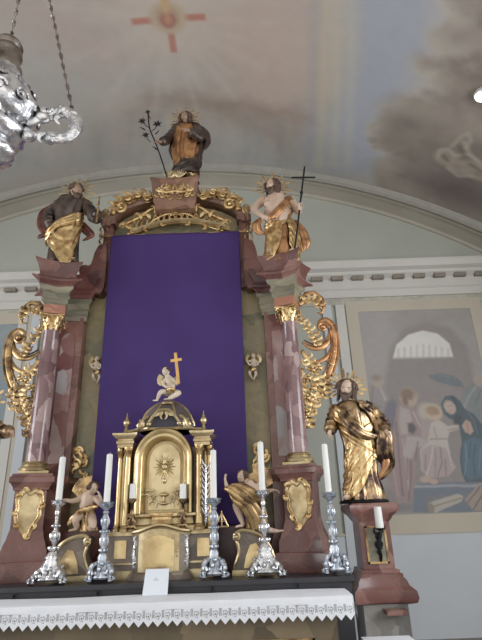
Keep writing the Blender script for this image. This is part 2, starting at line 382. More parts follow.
cv.ell(vs(168, 20), (.05, .06), (186, 130, 100), .3, .8); cv.ell(vs(165, 4), (.06, .14), (196, 160, 112), .3, .8)
# painted cherub at the right edge
cv.wx = cv.wy = 0
cv.ell(vs(400, 112), (.35, .16), (172, 164, 148), .5, .6); cv.ell(vs(379, 127), (.16, .16), (170, 162, 148), .5, .6); cv.ell(vs(381, 165), (.22, .14), (158, 148, 136), .5, .5)
cv.ell(vs(410, 124), (.36, .22), (116, 104, 96), .5, .75); cv.ell(vs(392, 140), (.22, .2), (120, 108, 98), .6, .6); cv.ell(vs(420, 146), (.5, .3), (138, 126, 114), .6, .5); cv.ell(vs(455, 188), (.7, .4), (98, 88, 86), .5, .7)
cv.ell(vs(450, 120), (.6, .25), (150, 138, 124), .6, .5)
for (x, y, rx, ry) in ((446, 157, .17, .16), (460, 167, .2, .13), (472, 168, .18, .14), (478, 174, .2, .12)): cv.ell(vs(x, y), (rx, ry), (158, 146, 130), .25, .85); cv.ell(vs(x, y), (rx*.55, ry*.55), (138, 124, 110), .4, .6)
for q in ([(438, 158), (440, 150), (448, 149), (454, 155)], [(452, 146), (460, 138), (468, 133), (471, 140), (466, 148)], [(456, 156), (468, 154), (480, 162)], [(464, 142), (470, 154), (482, 166)], [(448, 168), (458, 176), (472, 176)]): cv.line(V(q), .022, (176, 166, 148), .03, .75)
for q in ([(443, 156), (448, 161)], [(459, 146), (464, 156)], [(470, 164), (482, 172)]): cv.line(V(q), .02, (94, 82, 72), .03, .7)
cv.C *= (0.97 + .1*(vnoise(cv.X, cv.Y, 77, 3, 9)-.5))[..., None]
c = gridmesh('ceiling', P, G['vcol']); vcol(c, cv.C*1.02, .9, .04); struct(c)
# arch rib where the vault meets the back wall
def archband(prof, m, name, x_inset=0):
    rows = []
    for a in np.linspace(-amax, amax, 72):
        rows.append([(VXC + (VR-d*KS)*math.sin(a), y*KS, VC + (VR-d*KS)*math.cos(a)) for d, y in prof])
    q = MB().grid(rows, True, True); return struct(q.build(name, m))
archband([(-.05, 5.74), (.05, 5.74), (.06, 5.80), (.03, 5.84), (.045, 6.06), (.085, 6.07), (.09, 6.14), (-.05, 6.14)], G['plasterrib'], 'trim_1')
archband([(.0, 5.62), (.07, 5.64), (.09, 5.68), (.07, 5.73), (0, 5.735)], simple('arch_bead_plaster', (156, 154, 144), .9, noise=.05), 'trim_2')

# cornice with dentils across the back wall
q = MB()
prof = [(0, 4.30), (.05, 4.30), (.05, 4.40), (.08, 4.42), (.08, 4.56), (.16, 4.60), (.16, 4.64), (.24, 4.66), (.27, 4.72), (.27, 4.76), (0, 4.82)]
rows = [[(x, WALLY - d*KS, zk(z)) for d, z in prof] for x in (XL, XR)]
q.grid(rows, True, True)
struct(q.build('trim_3', G['plasterwhite'], smooth=False))
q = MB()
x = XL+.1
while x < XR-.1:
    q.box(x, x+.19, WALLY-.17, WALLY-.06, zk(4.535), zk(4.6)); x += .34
struct(q.build('trim_4', simple('shaded_dentil_plaster', (140, 132, 120), .9), smooth=False))  # browner than the cornice: underside shadow put into the dentil colour
q = MB().box(XL, XR, WALLY-.02, WALLY+.02, zk(4.20), zk(4.30))
struct(q.build('trim_5', simple('frieze_plaster', (186, 184, 170), .9), smooth=False))
# lower wall dressings: blue dado and cream bands
struct(MB().box(XL, XR, WALLY-.02, WALLY+.02, 0, zk(1.32)).build('trim_6', G['plasterblue'], smooth=False))
k = 7
for x0, x1, mt in ((1.30, 1.42, 'plasterwhite'), (1.12, 1.24, 'plasterblue'), (-3.04, -2.92, 'plasterwhite'), (-2.86, -2.74, 'plasterblue')):
    struct(MB().box(x0*KS, x1*KS, WALLY-.045, WALLY+.02, 0, zk(4.2)).build('trim_%d' % k, G[mt], smooth=False)); k += 1
for x0, x1 in ((3.36, 3.5), (3.6, 3.8)):
    struct(MB().box(x0*KS, x1*KS, WALLY-.05, WALLY+.02, 0, zk(4.2)).build('trim_%d' % k, G['plasterwhite'], smooth=False)); k += 1

# ---------------------------------------------------------------- wall paintings
def painting(x0, x1, z0, z1, fn, label):
    t = thing('wall_painting', ((x0+x1)/2, WALLY-.02, z0), label, 'painting')
    b = MB(); o = .19
    for a in ((x0-o, x1+o, z1, z1+o), (x0-o, x1+o, z0-.23, z0), (x0-o, x0, z0, z1), (x1, x1+o, z0, z1)): b.box(a[0], a[1], WALLY-.03, WALLY-.001, a[2], a[3])
    b.build('border', G['cream'], t, smooth=False)
    W_ = int((x1-x0)/.0078); H_ = int((z1-z0)/.0098)
    X, Z = np.meshgrid(np.linspace(x0, x1, W_), np.linspace(z0, z1, H_))
    g = gridmesh('picture', np.stack([X, np.full_like(X, WALLY-.022), Z], -1) - np.array(t.location), G['vcol']); g.parent = t
    c = Canvas(X, Z, (160, 156, 152)); fn(c, x0, x1, z0, z1); c.C *= (0.95 + .12*(vnoise(X, Z, 5, 4, 12)-.5))[..., None]; vcol(g, c.C)
    g['_o'] = tuple(t.location); return t
def A(L): return [(at(x, y, WALLY).x, at(x, y, WALLY).z) for x, y in L]
def A1(x, y): return A([(x, y)])[0]
def fig_right(c, x0, x1, z0, z1):
    n = vnoise(c.X, c.Y, 4, 5, 3); c.mix((n-.4)*1.5, (150, 142, 136))
    c.poly(A([(352, 305), (400, 305), (392, 350), (385, 420), (380, 520), (352, 520)]), (166, 160, 156), .08, .6)
    c.poly(A([(382, 520), (384, 380), (390, 350), (402, 330), (425, 322), (450, 328), (466, 345), (480, 400), (482, 520)]), (142, 134, 130), .04, .8)
    c.poly(A([(392, 360), (396, 345), (408, 335), (422, 331), (437, 334), (449, 344), (453, 358)]), (226, 224, 218), .015, .95)
    for i in range(9):
        x = 398+i*6.2; c.line(A([(x, 345+abs(i-4)*1.2), (x, 358)]), .012, (168, 162, 158), .02, .6)
    c.poly(A([(390, 358), (455, 357), (455, 361), (390, 362)]), (146, 138, 134), .02, .7)
    c.C = c.C*1.08; c.k = .55; c.warp(.02, 6, 41)
    B = lambda L: A([(365+x/4, 360+y/4) for x, y in L]); b1 = lambda x, y: B([(x, y)])[0]
    def folds(L, w_, col, o=.6, so=.02): c.line(B(L), w_, col, so, o)
    def ball(x, y, rx, ry, col, so=.25, op=.9, rot=0): c.ell(b1(x, y), (rx/4*.0152, ry/4*.0152), col, so, op, rot)
    # attendants at the left and behind
    c.poly(B([(20, 80), (40, 60), (70, 75), (80, 110), (100, 160), (95, 300), (110, 420), (100, 520), (0, 520), (0, 120)]), (160, 152, 148), .05, .7)
    ball(48, 85, 24, 28, (182, 166, 150)); ball(44, 72, 24, 16, (150, 134, 122), .4, .7); folds([(30, 110), (24, 170), (60, 190)], .02, (136, 128, 126)); folds([(60, 110), (80, 160)], .016, (196, 188, 180))
    c.poly(B([(80, 170), (110, 150), (130, 180), (120, 260), (100, 320), (80, 300), (66, 220)]), (120, 118, 130), .04, .7)
    c.poly(B([(60, 240), (90, 250), (130, 330), (140, 420), (120, 500), (90, 480), (100, 380)]), (140, 132, 136), .05, .6)
    # window glow and ledge above
    # angel wing and angel at the upper right
    c.poly(B([(245, 62), (300, 52), (350, 62), (385, 88), (395, 110), (350, 108), (300, 92), (260, 80)]), (116, 128, 134), .02, .85)
    for q in range(6): folds([(262+q*20, 64+q*3), (300+q*18, 88+q*5)], .008, (92, 106, 114), .6, .01)
    c.poly(B([(380, 140), (400, 110), (430, 90), (470, 70), (470, 330), (440, 260), (420, 200), (390, 180)]), (126, 138, 138), .04, .8)
    ball(452, 84, 20, 26, (178, 162, 146)); folds([(440, 110), (410, 150), (395, 190)], .02, (160, 164, 158)); folds([(460, 120), (440, 180)], .014, (96, 112, 118))
    # steps, timber
    c.poly(B([(195, 500), (240, 490), (470, 488), (470, 620), (190, 610)]), (112, 124, 140), .02, .95)
    c.poly(B([(195, 500), (470, 496), (470, 508), (195, 512)]), (160, 164, 170), .012, .8)
    c.poly(B([(60, 615), (470, 606), (470, 640), (60, 640)]), (158, 156, 150), .02, .8); c.poly(B([(235, 545), (430, 530), (430, 560), (240, 590)]), (128, 126, 128), .03, .6)
    c.poly(B([(250, 572), (372, 535), (392, 545), (384, 566), (280, 612), (256, 606)]), (186, 178, 162), .012, .95); folds([(262, 590), (384, 552)], .01, (138, 128, 114), .7, .01); ball(262, 592, 12, 18, (150, 136, 118))
    c.poly(B([(398, 560), (455, 490), (470, 490), (470, 600), (430, 604)]), (166, 150, 136), .015, .9); folds([(410, 570), (460, 505)], .012, (120, 104, 94), .7, .01); folds([(430, 598), (468, 540)], .012, (120, 104, 94), .7, .01)
    # tall robed man bending to the child
    c.poly(B([(130, 180), (150, 165), (190, 190), (215, 230), (240, 290), (262, 320), (258, 350), (220, 350), (205, 400), (200, 470), (190, 530), (170, 575), (130, 570), (95, 500), (95, 420), (110, 330), (115, 240)]), (164, 140, 138), .025, .92)
    c.poly(B([(140, 185), (175, 200), (190, 260), (170, 300), (140, 300), (130, 240)]), (184, 170, 160), .03, .8); c.poly(B([(165, 305), (220, 308), (258, 325), (250, 348), (205, 352), (180, 400), (150, 380)]), (184, 172, 166), .03, .85)
    c.poly(B([(165, 252), (190, 248), (205, 275), (195, 300), (170, 290)]), (96, 90, 96), .025, .7)
    for L, col in (([(150, 320), (160, 400), (175, 520)], (196, 178, 170)), ([(130, 300), (135, 400), (150, 540)], (112, 96, 98)), ([(180, 400), (184, 470), (172, 560)], (116, 96, 98)), ([(112, 340), (112, 430), (130, 540)], (190, 168, 160)), ([(165, 400), (168, 480)], (140, 112, 112)), ([(120, 250), (125, 300)], (110, 98, 100)), ([(210, 330), (200, 400)], (120, 106, 106)), ([(190, 210), (215, 260), (245, 305)], (206, 190, 180))): folds(L, .014, col, .6)
    ball(172, 148, 40, 42, (188, 176, 146), .12, .4); ball(180, 155, 24, 30, (192, 164, 142)); ball(168, 138, 30, 24, (140, 112, 92), .3, .85); ball(160, 165, 12, 20, (134, 108, 90), .3, .8); folds([(176, 158), (190, 156)], .006, (104, 80, 68), .7, .01); folds([(188, 162), (192, 170)], .005, (140, 108, 92), .7, .01); ball(150, 590, 34, 14, (132, 128, 130))
    # seated mother figure behind, child in white
    ball(248, 210, 44, 40, (192, 180, 164), .15, .6); c.poly(B([(215, 240), (250, 230), (275, 250), (262, 330), (225, 310)]), (176, 160, 152), .03, .8)
    c.poly(B([(262, 255), (290, 240), (312, 252), (330, 265), (380, 258), (390, 272), (335, 290), (328, 320), (340, 390), (360, 430), (330, 462), (250, 470), (222, 440), (218, 360), (250, 330), (255, 290)]), (200, 186, 176), .018, .95)
    c.poly(B([(222, 360), (260, 340), (320, 350), (345, 395), (358, 430), (330, 465), (250, 472), (225, 445)]), (180, 162, 158), .02, .8)
    for L, col in (([(270, 350), (262, 410), (245, 460)], (212, 200, 192)), ([(300, 350), (305, 410), (290, 465)], (130, 112, 112)), ([(330, 370), (345, 425)], (210, 196, 188)), ([(240, 380), (240, 440)], (134, 116, 116)), ([(262, 318), (325, 316)], (140, 122, 114)), ([(275, 270), (285, 310)], (160, 142, 134)), ([(330, 282), (380, 270)], (150, 130, 122)), ([(280, 360), (280, 460)], (150, 130, 128)), ([(318, 400), (322, 460)], (134, 114, 114))): folds(L, .011, col, .65, .015)
    ball(272, 208, 38, 34, (198, 186, 150), .1, .5); ball(280, 216, 24, 27, (206, 174, 150)); ball(268, 204, 28, 20, (170, 140, 108), .3, .85); folds([(284, 214), (296, 212)], .005, (120, 90, 76), .7, .01)
    folds([(384, 266), (398, 258)], .02, (206, 176, 156), .9); ball(240, 478, 22, 12, (196, 166, 146)); ball(272, 486, 18, 10, (196, 166, 146))
    # kneeling woman in blue mantle
    c.poly(B([(302, 175), (320, 145), (350, 143), (378, 165), (395, 195), (430, 215), (465, 260), (470, 490), (400, 488), (382, 450), (376, 380), (385, 330), (380, 300), (370, 250), (335, 235), (312, 215)]), (72, 94, 106), .015, .95)
    c.poly(B([(390, 330), (430, 310), (470, 320), (470, 470), (410, 480), (388, 420)]), (84, 116, 134), .03, .85); c.poly(B([(350, 215), (390, 220), (384, 262), (350, 258)]), (66, 76, 84), .03, .7)
    for L, col in (([(400, 200), (430, 240), (450, 300)], (104, 124, 132)), ([(400, 340), (405, 400), (395, 460)], (118, 146, 160)), ([(440, 340), (430, 400), (440, 470)], (54, 78, 96)), ([(350, 150), (368, 190), (360, 215)], (46, 64, 76)), ([(330, 150), (312, 180), (322, 210)], (102, 120, 128)), ([(420, 330), (415, 390)], (56, 80, 98)), ([(460, 350), (455, 440)], (112, 140, 154))): folds(L, .012, col, .65, .018)
    ball(338, 190, 22, 28, (200, 176, 160), .2, .95, .3); folds([(328, 186), (345, 182)], .005, (110, 84, 74), .7, .01); folds([(336, 204), (344, 203)], .004, (150, 104, 94), .7, .01)
    c.poly(B([(385, 262), (400, 238), (420, 250), (432, 285), (420, 300), (398, 290)]), (196, 164, 146), .02, .9); folds([(404, 250), (412, 290)], .006, (140, 108, 96), .6, .01)
    c.mix(np.full(c.X.shape, .12), (150, 146, 146))
painting(1.60*KS, 3.13*KS, zk(1.51), zk(4.09), fig_right, 'large faded wall painting of a robed family group under an arch, on the right wall')
def fig_left(c, x0, x1, z0, z1):
    n = vnoise(c.X, c.Y, 14, 5, 2); c.C[:] = srgb((136, 152, 160)); c.mix((n-.4)*1.6, (118, 138, 150)); c.warp(.1, 4, 51)
    c.poly([(x1-.7, z0), (x1-.9, z0+1.2), (x1-.5, z0+1.9), (x1-.2, z0+1.1), (x1, z0+.3), (x1, z0)], (108, 128, 140), .08, .8)
    c.poly([(x1-.4, z1), (x1-.2, z1-.8), (x1, z1-.6), (x1, z1)], (152, 158, 156), .1, .7)
    c.ell((x1-.6, z0+1.8), (.07, .09), (170, 156, 146), .2, .9)
xr = at(24, 324, WALLY).x
painting(xr-1.53*KS, xr, zk(1.51), zk(4.09), fig_left, 'faded blue-grey wall painting at the left edge, behind the gilded scroll wing')
struct(MB().box(XL, XR, WALLY-.035, WALLY, zk(1.30), zk(1.33)).build('trim_%d' % k, G['cream'], smooth=False))


# ------------------------------------------------------------------ ornament helpers (x,z drawn on a plane y)
def smooth(pts, n=6):
    P = [Vector(p) for p in pts]; out = []
    for i in range(len(P)-1):
        p0 = P[max(i-1, 0)]; p1 = P[i]; p2 = P[i+1]; p3 = P[min(i+2, len(P)-1)]
        for k in range(n):
            t = k/n; out.append(.5*((2*p1) + (p2-p0)*t + (2*p0-5*p1+4*p2-p3)*t*t + (3*p1-p0-3*p2+p3)*t*t*t))
    out.append(P[-1]); return out
def interp(tab, t):
    tab = tab if hasattr(tab, '__len__') else [tab, tab]
    x = t*(len(tab)-1); i = min(int(x), len(tab)-2); f = x-i; return tab[i]*(1-f) + tab[i+1]*f
def taper(pts, tab): n = len(pts); return [interp(tab, i/(n-1)) for i in range(n)]
def spiral(c, r0, turns, a0, sgn=1, y=0, r1=.15, n=26, dy=0.0):
    return [Vector((c[0] + r0*(1-(1-r1)*i/(n-1))*math.cos(a0+sgn*2*PI*turns*i/(n-1)), y - dy*i/(n-1), c[1] + r0*(1-(1-r1)*i/(n-1))*math.sin(a0+sgn*2*PI*turns*i/(n-1)))) for i in range(n)]
def leaf(mb, p, a, L, w, curl, flat=.55, dy=.3, yaw=0):
    """curled carved leaf starting at p (x,y,z) heading angle a in the x,z plane"""
    pts = []; q = Vector(p); ang = a; n = 8
    for i in range(n+1):
        pts.append(q.copy()); st = L/n
        q = q + Vector((math.cos(ang)*st, -dy*st*math.sin(PI*i/n), math.sin(ang)*st)); ang += curl/n*(.4+1.2*i/n)
    mb.tube(pts, taper(pts, [w*.5, w, w*.85, w*.7, w*.45, w*.25]), 6, flat, up=(0,-1,0))
    mb.ell(pts[-1], w*.38, 6, 4)
def leafline(mb, pts, r, L, step, seed=1, w=None, both=True, curl=2.6, flat=.7):
    R_ = random.Random(seed); w = w or r
    P = smooth(pts, 7); mb.tube(P, taper(P, r if hasattr(r, '__len__') else [r, r*.8, r*.5]), 7, flat, up=(0,-1,0))
    acc = 0; side = 1; ww = w if not hasattr(w, '__len__') else w[0]
    for i in range(1, len(P)):
        d = P[i]-P[i-1]; acc += d.length
        if acc > step:
            acc = 0; a = math.atan2(d.z, d.x)
            for s in ((side,) if not both else (1, -1)):
                leaf(mb, P[i]+Vector((0, -R_.uniform(0, .02), 0)), a + s*R_.uniform(.5, 1.1), L*R_.uniform(.7, 1.2), ww*R_.uniform(.6, 1), s*curl*R_.uniform(.6, 1.2))
            side = -side
def mirx(mb_fn):   # run twice: identity and mirrored about CX
    pass
def mirror(v): return Vector((2*CX - v.x, v.y, v.z))
def wp(L, Y): return [at(x, y, Y) for x, y in L]

def cplan(cx, cy, hx, hy, bow, rot=0, n=7, spike=.5):
    ca, sa = math.cos(rot), math.sin(rot)
    def f(o):
        X, Yh = hx+o, hy+o; b = bow + max(o, 0)*spike; pts = []
        cs = [(-X, -Yh), (X, -Yh), (X, Yh), (-X, Yh)]; nr = [(0, 1), (-1, 0), (0, -1), (1, 0)]
        for k in range(4):
            a, c_ = cs[k], cs[(k+1) % 4]
            for i in range(n):
                t = i/n; u = b*(1-(2*t-1)**2)
                x = a[0]+(c_[0]-a[0])*t + nr[k][0]*u; y = a[1]+(c_[1]-a[1])*t + nr[k][1]*u
                pts.append((cx + x*ca - y*sa, cy + x*sa + y*ca))
        return pts
    return f

# ------------------------------------------------------------------ ALTARPIECE
SH = 1.07      # top of the altar step
alt = thing('altarpiece', (CX, 5.45, 0), 'tall baroque marbled altarpiece with red columns, gilded wings and crowning arch behind the tabernacle', 'altarpiece')
# back panel with arched head
bp_ = MB(); zt = 4.98
outl = [(CX-1.22, 0), (CX+1.22, 0), (CX+1.22, 4.2), (CX+.93, 4.6), (CX+.86, zt+.1)]
for a in np.linspace(0, PI, 17): outl.append((CX + .86*math.cos(a), zt+.12+.40*math.sin(a)))
outl += [(CX-.86, zt+.1), (CX-.93, 4.6), (CX-1.22, 4.2)]
bp_.slab(outl, 5.5, 5.62); bp_.build('back_panel', G['green'], alt, smooth=False)
b = MB().box(CX-1.5, CX+1.5, 5.36, 5.7, 0, SH-.02); b.box(CX-1.1, CX+1.1, 5.36, 5.7, SH, 1.42); b.box(CX-1.1, CX+1.1, 5.34, 5.7, 1.42, 1.47)
b.build('predella', G['reddark'], alt, smooth=False)
for s in (-1, 1):
    cx = CX + s*1.355; rot = s*-math.radians(20); cy = 5.1
    pf = cplan(cx, cy, .145, .145, 0, rot)
    ped = MB().plan(pf, [(.095, SH), (.095, SH+.15), (.085, SH+.165), (.06, SH+.17), (.058, SH+.26), (.045, SH+.28), (.04, SH+.31), (.02, SH+.36), (.008, SH+.42), (0, SH+.44), (0, 1.86), (.02, 1.87), (.02, 1.89), (.045, 1.93), (.06, 1.94), (.06, 1.985), (.04, 2.0), (.04, 2.02)])
    ped.plan(cplan(cx+s*-.12, cy+.22, .16, .12, 0, 0), [(.1, SH), (.1, SH+.13), (.06, SH+.2), (0, SH+.36), (0, 1.88), (.06, 1.94), (.06, 2.0)])
    P0 = ped.build('pedestal', G['red'], alt, auto=25)
    # gilded cartouche on the pedestal face
    nrm = Vector((math.sin(rot), -math.cos(rot), 0)); sx = Vector((math.cos(rot), math.sin(rot), 0)); fc = Vector((cx, cy, 1.66)) + nrm*.147
    g = MB(); out = []
    sh = [(-.72, .95), (-.95, .6), (-.85, .25), (-.92, -.1), (-.75, -.5), (-.42, -.75), (-.1, -1.0), (.15, -1.15), (.3, -.85), (.55, -.55), (.85, -.2), (.82, .15), (.95, .5), (.8, .9), (.4, 1.1), (0, .95), (-.35, 1.12)]
    SP = smooth([Vector((x*.125, 0, z*.20)) for x, z in sh + [sh[0]]], 4)
    rows = [[Vector((p.x*k, -d, p.z*k)) for p in SP[:-1]] for k, d in ((1, 0), (1, .012), (.8, .018), (.5, .026), (.1, .03))]
    g.grid(rows, True, True)
    ex = MB(); ex.tube(SP, .015, 7); ex.tube([p*.82+Vector((0, -.018, 0)) for p in SP], .007, 6)
    for p, a, L, c_ in (((-.06, -.02, .12), 2.4, .08, 3), ((.05, -.02, .14), .6, .08, -3), ((-.08, -.02, .0), 3.6, .07, -3), ((.08, -.02, .04), -.3, .07, 3), ((0, -.02, -.14), -1.9, .10, 3.4), ((.05, -.02, -.08), -.9, .07, -2.8), ((-.03, -.02, .15), 1.2, .07, 3), ((-.06, -.02, -.08), 4.2, .06, -3)):
        leaf(ex, Vector(p)*1.25+Vector((0, .005, 0)), a, L*.85, .024, c_)
    tr = lambda v: fc + sx*v.x*(-s) + nrm*(-v.y) + Vector((0, 0, v.z))
    g.xf(tr).build('cartouche', G['goldpale'], P0); ex.xf(tr).build('cartouche_frame', G['gold'], P0)
    # column
    sh_ = MB().lathe([(.097, 2.13), (.098, 2.4), (.096, 2.8), (.091, 3.2), (.084, 3.56), (.09, 3.57), (.09, 3.59)], (cx, cy, 0), 32)
    C0 = sh_.build('column', G['shaft'], alt)
    bs = MB().plan(cplan(cx, cy, .13, .13, 0, rot), [(0, 2.02), (.01, 2.025), (.01, 2.05), (0, 2.055)])
    bs.lathe([(.15, 2.055), (.155, 2.075), (.145, 2.09), (.125, 2.095), (.12, 2.11), (.128, 2.125), (.118, 2.14), (.108, 2.145)], (cx, cy, 0), 32); bs.build('column_base', G['goldpale'], C0)
    cp = MB().lathe([(.085, 3.575), (.09, 3.62), (.10, 3.68), (.12, 3.73), (.10, 3.74)], (cx, cy, 0), 24)
    for k in range(10):
        for tier, (z0, L, r0) in enumerate(((3.58, .085, .09), (3.63, .09, .098))):
            a = 2*PI*(k+.5*tier)/10; d = Vector((math.cos(a), math.sin(a), 0)); p = Vector((cx, cy, z0)) + d*r0
            pts = [p, p+d*.006+Vector((0,0,L*.5)), p+d*.02+Vector((0,0,L*.85)), p+d*.045+Vector((0,0,L*.95)), p+d*.055+Vector((0,0,L*.75))]
            cp.tube(pts, [.016, .019, .018, .012, .006], 6, .5, up=tuple(d))
    for k in range(4):
        a = PI/4 + k*PI/2 + rot; d = Vector((math.cos(a), math.sin(a), 0)); c_ = Vector((cx, cy, 3.715)) + d*.135
        for dd in (-1, 1):
            e = d.cross(Vector((0,0,1)))*dd
            sp = [c_ + e*.004 + d*(.03*(1-i/14)*math.cos(i*.75)) + Vector((0,0,.03*(1-i/14)*math.sin(i*.75))) for i in range(13)]
            cp.tube(sp, taper(sp, [.012, .007]), 6)
    cp.plan(cplan(cx, cy, .11, .11, .02, rot), [(0, 3.735), (.015, 3.74), (.015, 3.76), (0, 3.765)])
    cp.build('capital', G['gold'], C0)
    # entablature, breaking forward over the column
    e1 = MB().plan(cplan(cx, cy+.03, .115, .14, .0, rot), [(0, 3.765), (0, 3.87), (-.01, 3.875)]); E0 = e1.build('architrave', G['orange'], alt, smooth=False)
    e2 = MB().plan(cplan(cx, cy+.03, .12, .15, .01, rot), [(0, 3.87), (.015, 3.885), (.015, 3.93), (.03, 3.94), (.03, 3.975), (.02, 3.98), (.02, 4.02), (.05, 4.04), (.06, 4.07), (.06, 4.09)]); e2.build('frieze', G['greenfr'], alt, auto=20)
    e3 = MB().plan(cplan(cx, cy+.03, .135, .165, .01, rot), [(.03, 4.08), (.04, 4.10), (.075, 4.12), (.13, 4.135), (.135, 4.16), (.09, 4.17), (.06, 4.20), (.07, 4.25), (.09, 4.31), (.12, 4.36), (.125, 4.385), (.02, 4.40)])
    e3.build('cornice', G['red'], alt, auto=20)
    # pilaster behind and its own entablature
    px0 = at(50, 390, 5.38).x; px1 = at(77.5, 390, 5.38).x; a0 = abs(px0-CX); a1 = abs(px1-CX)
    lo, hi = sorted((CX+s*a0, CX+s*a1))
    pi_ = MB().box(lo, hi, 5.36, 5.55, 2.0, 3.84); p_ = pi_.build('pilaster', G['red'], alt, smooth=False)
    wq = (hi-lo)
    pp = [(lo+wq*.24, 2.15), (hi-wq*.24, 2.15), (hi-wq*.24, 3.55)] + [((lo+hi)/2 + wq*.26*math.cos(a), 3.55+.10*math.sin(a)) for a in np.linspace(.2, PI-.2, 8)] + [(lo+wq*.24, 3.55)]
    MB().slab(pp, 5.35, 5.37).build('pilaster_panel', G['pil'], p_, smooth=False)
    mx_ = (lo+hi)/2; hw = wq/2
    e4 = MB().plan(cplan(mx_-s*.01, 5.44, hw, .10, 0, rot*.6), [(0, 3.80), (0, 3.87), (.015, 3.885), (.015, 3.93), (.03, 3.94), (.02, 3.98), (.02, 4.02), (.05, 4.04), (.05, 4.09)]); e4.build('frieze', G['greenfr'], alt, auto=20)
    e5 = MB().plan(cplan(mx_-s*.01, 5.42, hw+.01, .11, .0, rot*.6), [(.03, 4.08), (.07, 4.12), (.11, 4.135), (.115, 4.16), (.07, 4.18), (.05, 4.22), (.09, 4.31), (.11, 4.36), (.11, 4.385), (0, 4.40)]); e5.build('cornice', G['reddark'], alt, auto=20)
    # marble swoop bracket up to the attic post
    xo = lambda v: CX + s*v
    sw = [(xo(1.18), 4.38), (xo(1.20), 4.50), (xo(1.15), 4.56), (xo(1.08), 4.55), (xo(1.05), 4.60), (xo(1.02), 4.75), (xo(.96), 4.84), (xo(.88), 4.80), (xo(.88), 4.2), (xo(1.05), 4.2)]
    S2 = [(v.x, v.z) for v in smooth([Vector((x, 0, z)) for x, z in sw + [sw[0]]], 4)[:-1]]
    MB().slab(S2, 5.34, 5.56).build('scroll_bracket', G['red'], alt, smooth=False)
    post = MB().box(*sorted((xo(.83), xo(.95))), 5.40, 5.58, 4.2, 5.17); post.box(*sorted((xo(.80), xo(.99))), 5.36, 5.6, 5.17, 5.25)
    po = post.build('attic_post', G['red'], alt, smooth=False)
    og = MB()
    for kk in range(6):
        z = 4.62 + kk*.09
        leaf(og, (xo(.97), 5.40, z), PI/2 - s*.9, .09, .02, s*3.2); leaf(og, (xo(.91), 5.38, z), PI/2 + s*.7, .06, .014, -s*3)
    og.build('post_ornament', G['golddark'], po); og = MB()
    for kk in range(5):
        leaf(og, (xo(.93), 5.36, 5.25), PI/2 + (kk-2)*.45, .13, .024, (kk-2)*-1.0)
    og.build('post_ornament', G['golddark'], po)
    # ornament hanging low on the green panel, beside the veil
    hg = MB(); c_ = at(79, 467, 5.45) if s < 0 else at(262, 462, 5.45)
    R_ = random.Random(4)
    for kk in range(16):
        a = R_.uniform(0, 2*PI); rr = R_.uniform(0, .12); leaf(hg, (c_.x+.5*rr*math.cos(a), 5.46, c_.z+rr*math.sin(a)*1.3), a, .11, .022, R_.choice((-3, 3)))
    hg.build('carved_foliage', G['gold'], alt)

# attic: crowning arch, tympanum, cresting
ar = MB(); oi, oo = [], []
rows = []
for a in np.linspace(0.0, PI, 40):
    rr = []
    for d, y in ((0, 5.36), (.05, 5.34), (.06, 5.36), (.10, 5.34), (.11, 5.6), (0, 5.6)):
        rr.append((CX + (.86+d)*math.cos(a), y, 5.14 + (.38+d)*math.sin(a)))
    rows.append(rr)
ar.grid(rows, True, True).build('crowning_arch', G['redwood'], alt, auto=30)
zp0, zp1 = at(182, 208, 5.3).z, at(182, 182, 5.3).z
pl = MB().plan(cplan(CX, 5.38, .26, .14, 0, 0), [(0, zp0-.05), (.0, zp0+.02), (.02, zp0+.06), (.02, zp0+.14), (.035, zp0+.2), (.05, zp1-.06), (.065, zp1-.03), (.065, zp1), (.0, zp1+.005)])
PL = pl.build('statue_plinth', G['redwood'], alt, auto=25)
zc = (zp0+zp1)/2 + .02
for s in (-1, 1):
    pg = MB(); zz_ = zc - .03
    for (dx, dz, r0, a0, tn, sg) in ((.045, .0, .045, 0, 1.3, 1), (.115, .03, .05, PI, 1.4, -1), (.185, -.01, .045, PI/2, 1.3, 1), (.075, .07, .035, -PI/2, 1.2, 1), (.15, -.06, .035, PI/2, 1.2, -1), (.21, .05, .035, 0, 1.2, -1)):
        pg.tube(spiral((CX+s*dx, zz_+dz), r0, tn, a0 if s > 0 else PI-a0, s*sg, 5.215), taper(range(26), [.016, .008]), 6)
    for (dx, dz, a, L) in ((.02, .05, 1.4, .08), (.05, -.05, -.8, .08), (.10, -.05, -.3, .09), (.16, .05, .9, .08), (.2, -.05, -.6, .08), (.03, -.08, -1.2, .08), (.09, .09, .6, .07)):
        leaf(pg, (CX+s*dx, 5.22, zz_+dz), a if s > 0 else PI-a, L, .018, s*2.8)
    pg.tube([(CX, 5.2, zz_), (CX+s*.1, 5.2, zz_-.02), (CX+s*.22, 5.21, zz_+.01)], [.016, .018, .01], 6)
    pg.build('plinth_scroll', G['gold'], PL)
pg = MB()
for s in (-1, 1):
    for kk in range(6): leaf(pg, (CX+s*.02, 5.19, zp1+.0), (.0+kk*.25 if s > 0 else PI-kk*.25), .15-.012*kk, .022, s*1.3)
pg.ell((CX, 5.19, zp1+.03), (.045, .045, .05)); pg.fuse('winged_cherub_head', G['goldpale'], PL, .006, 1)
cr = MB()
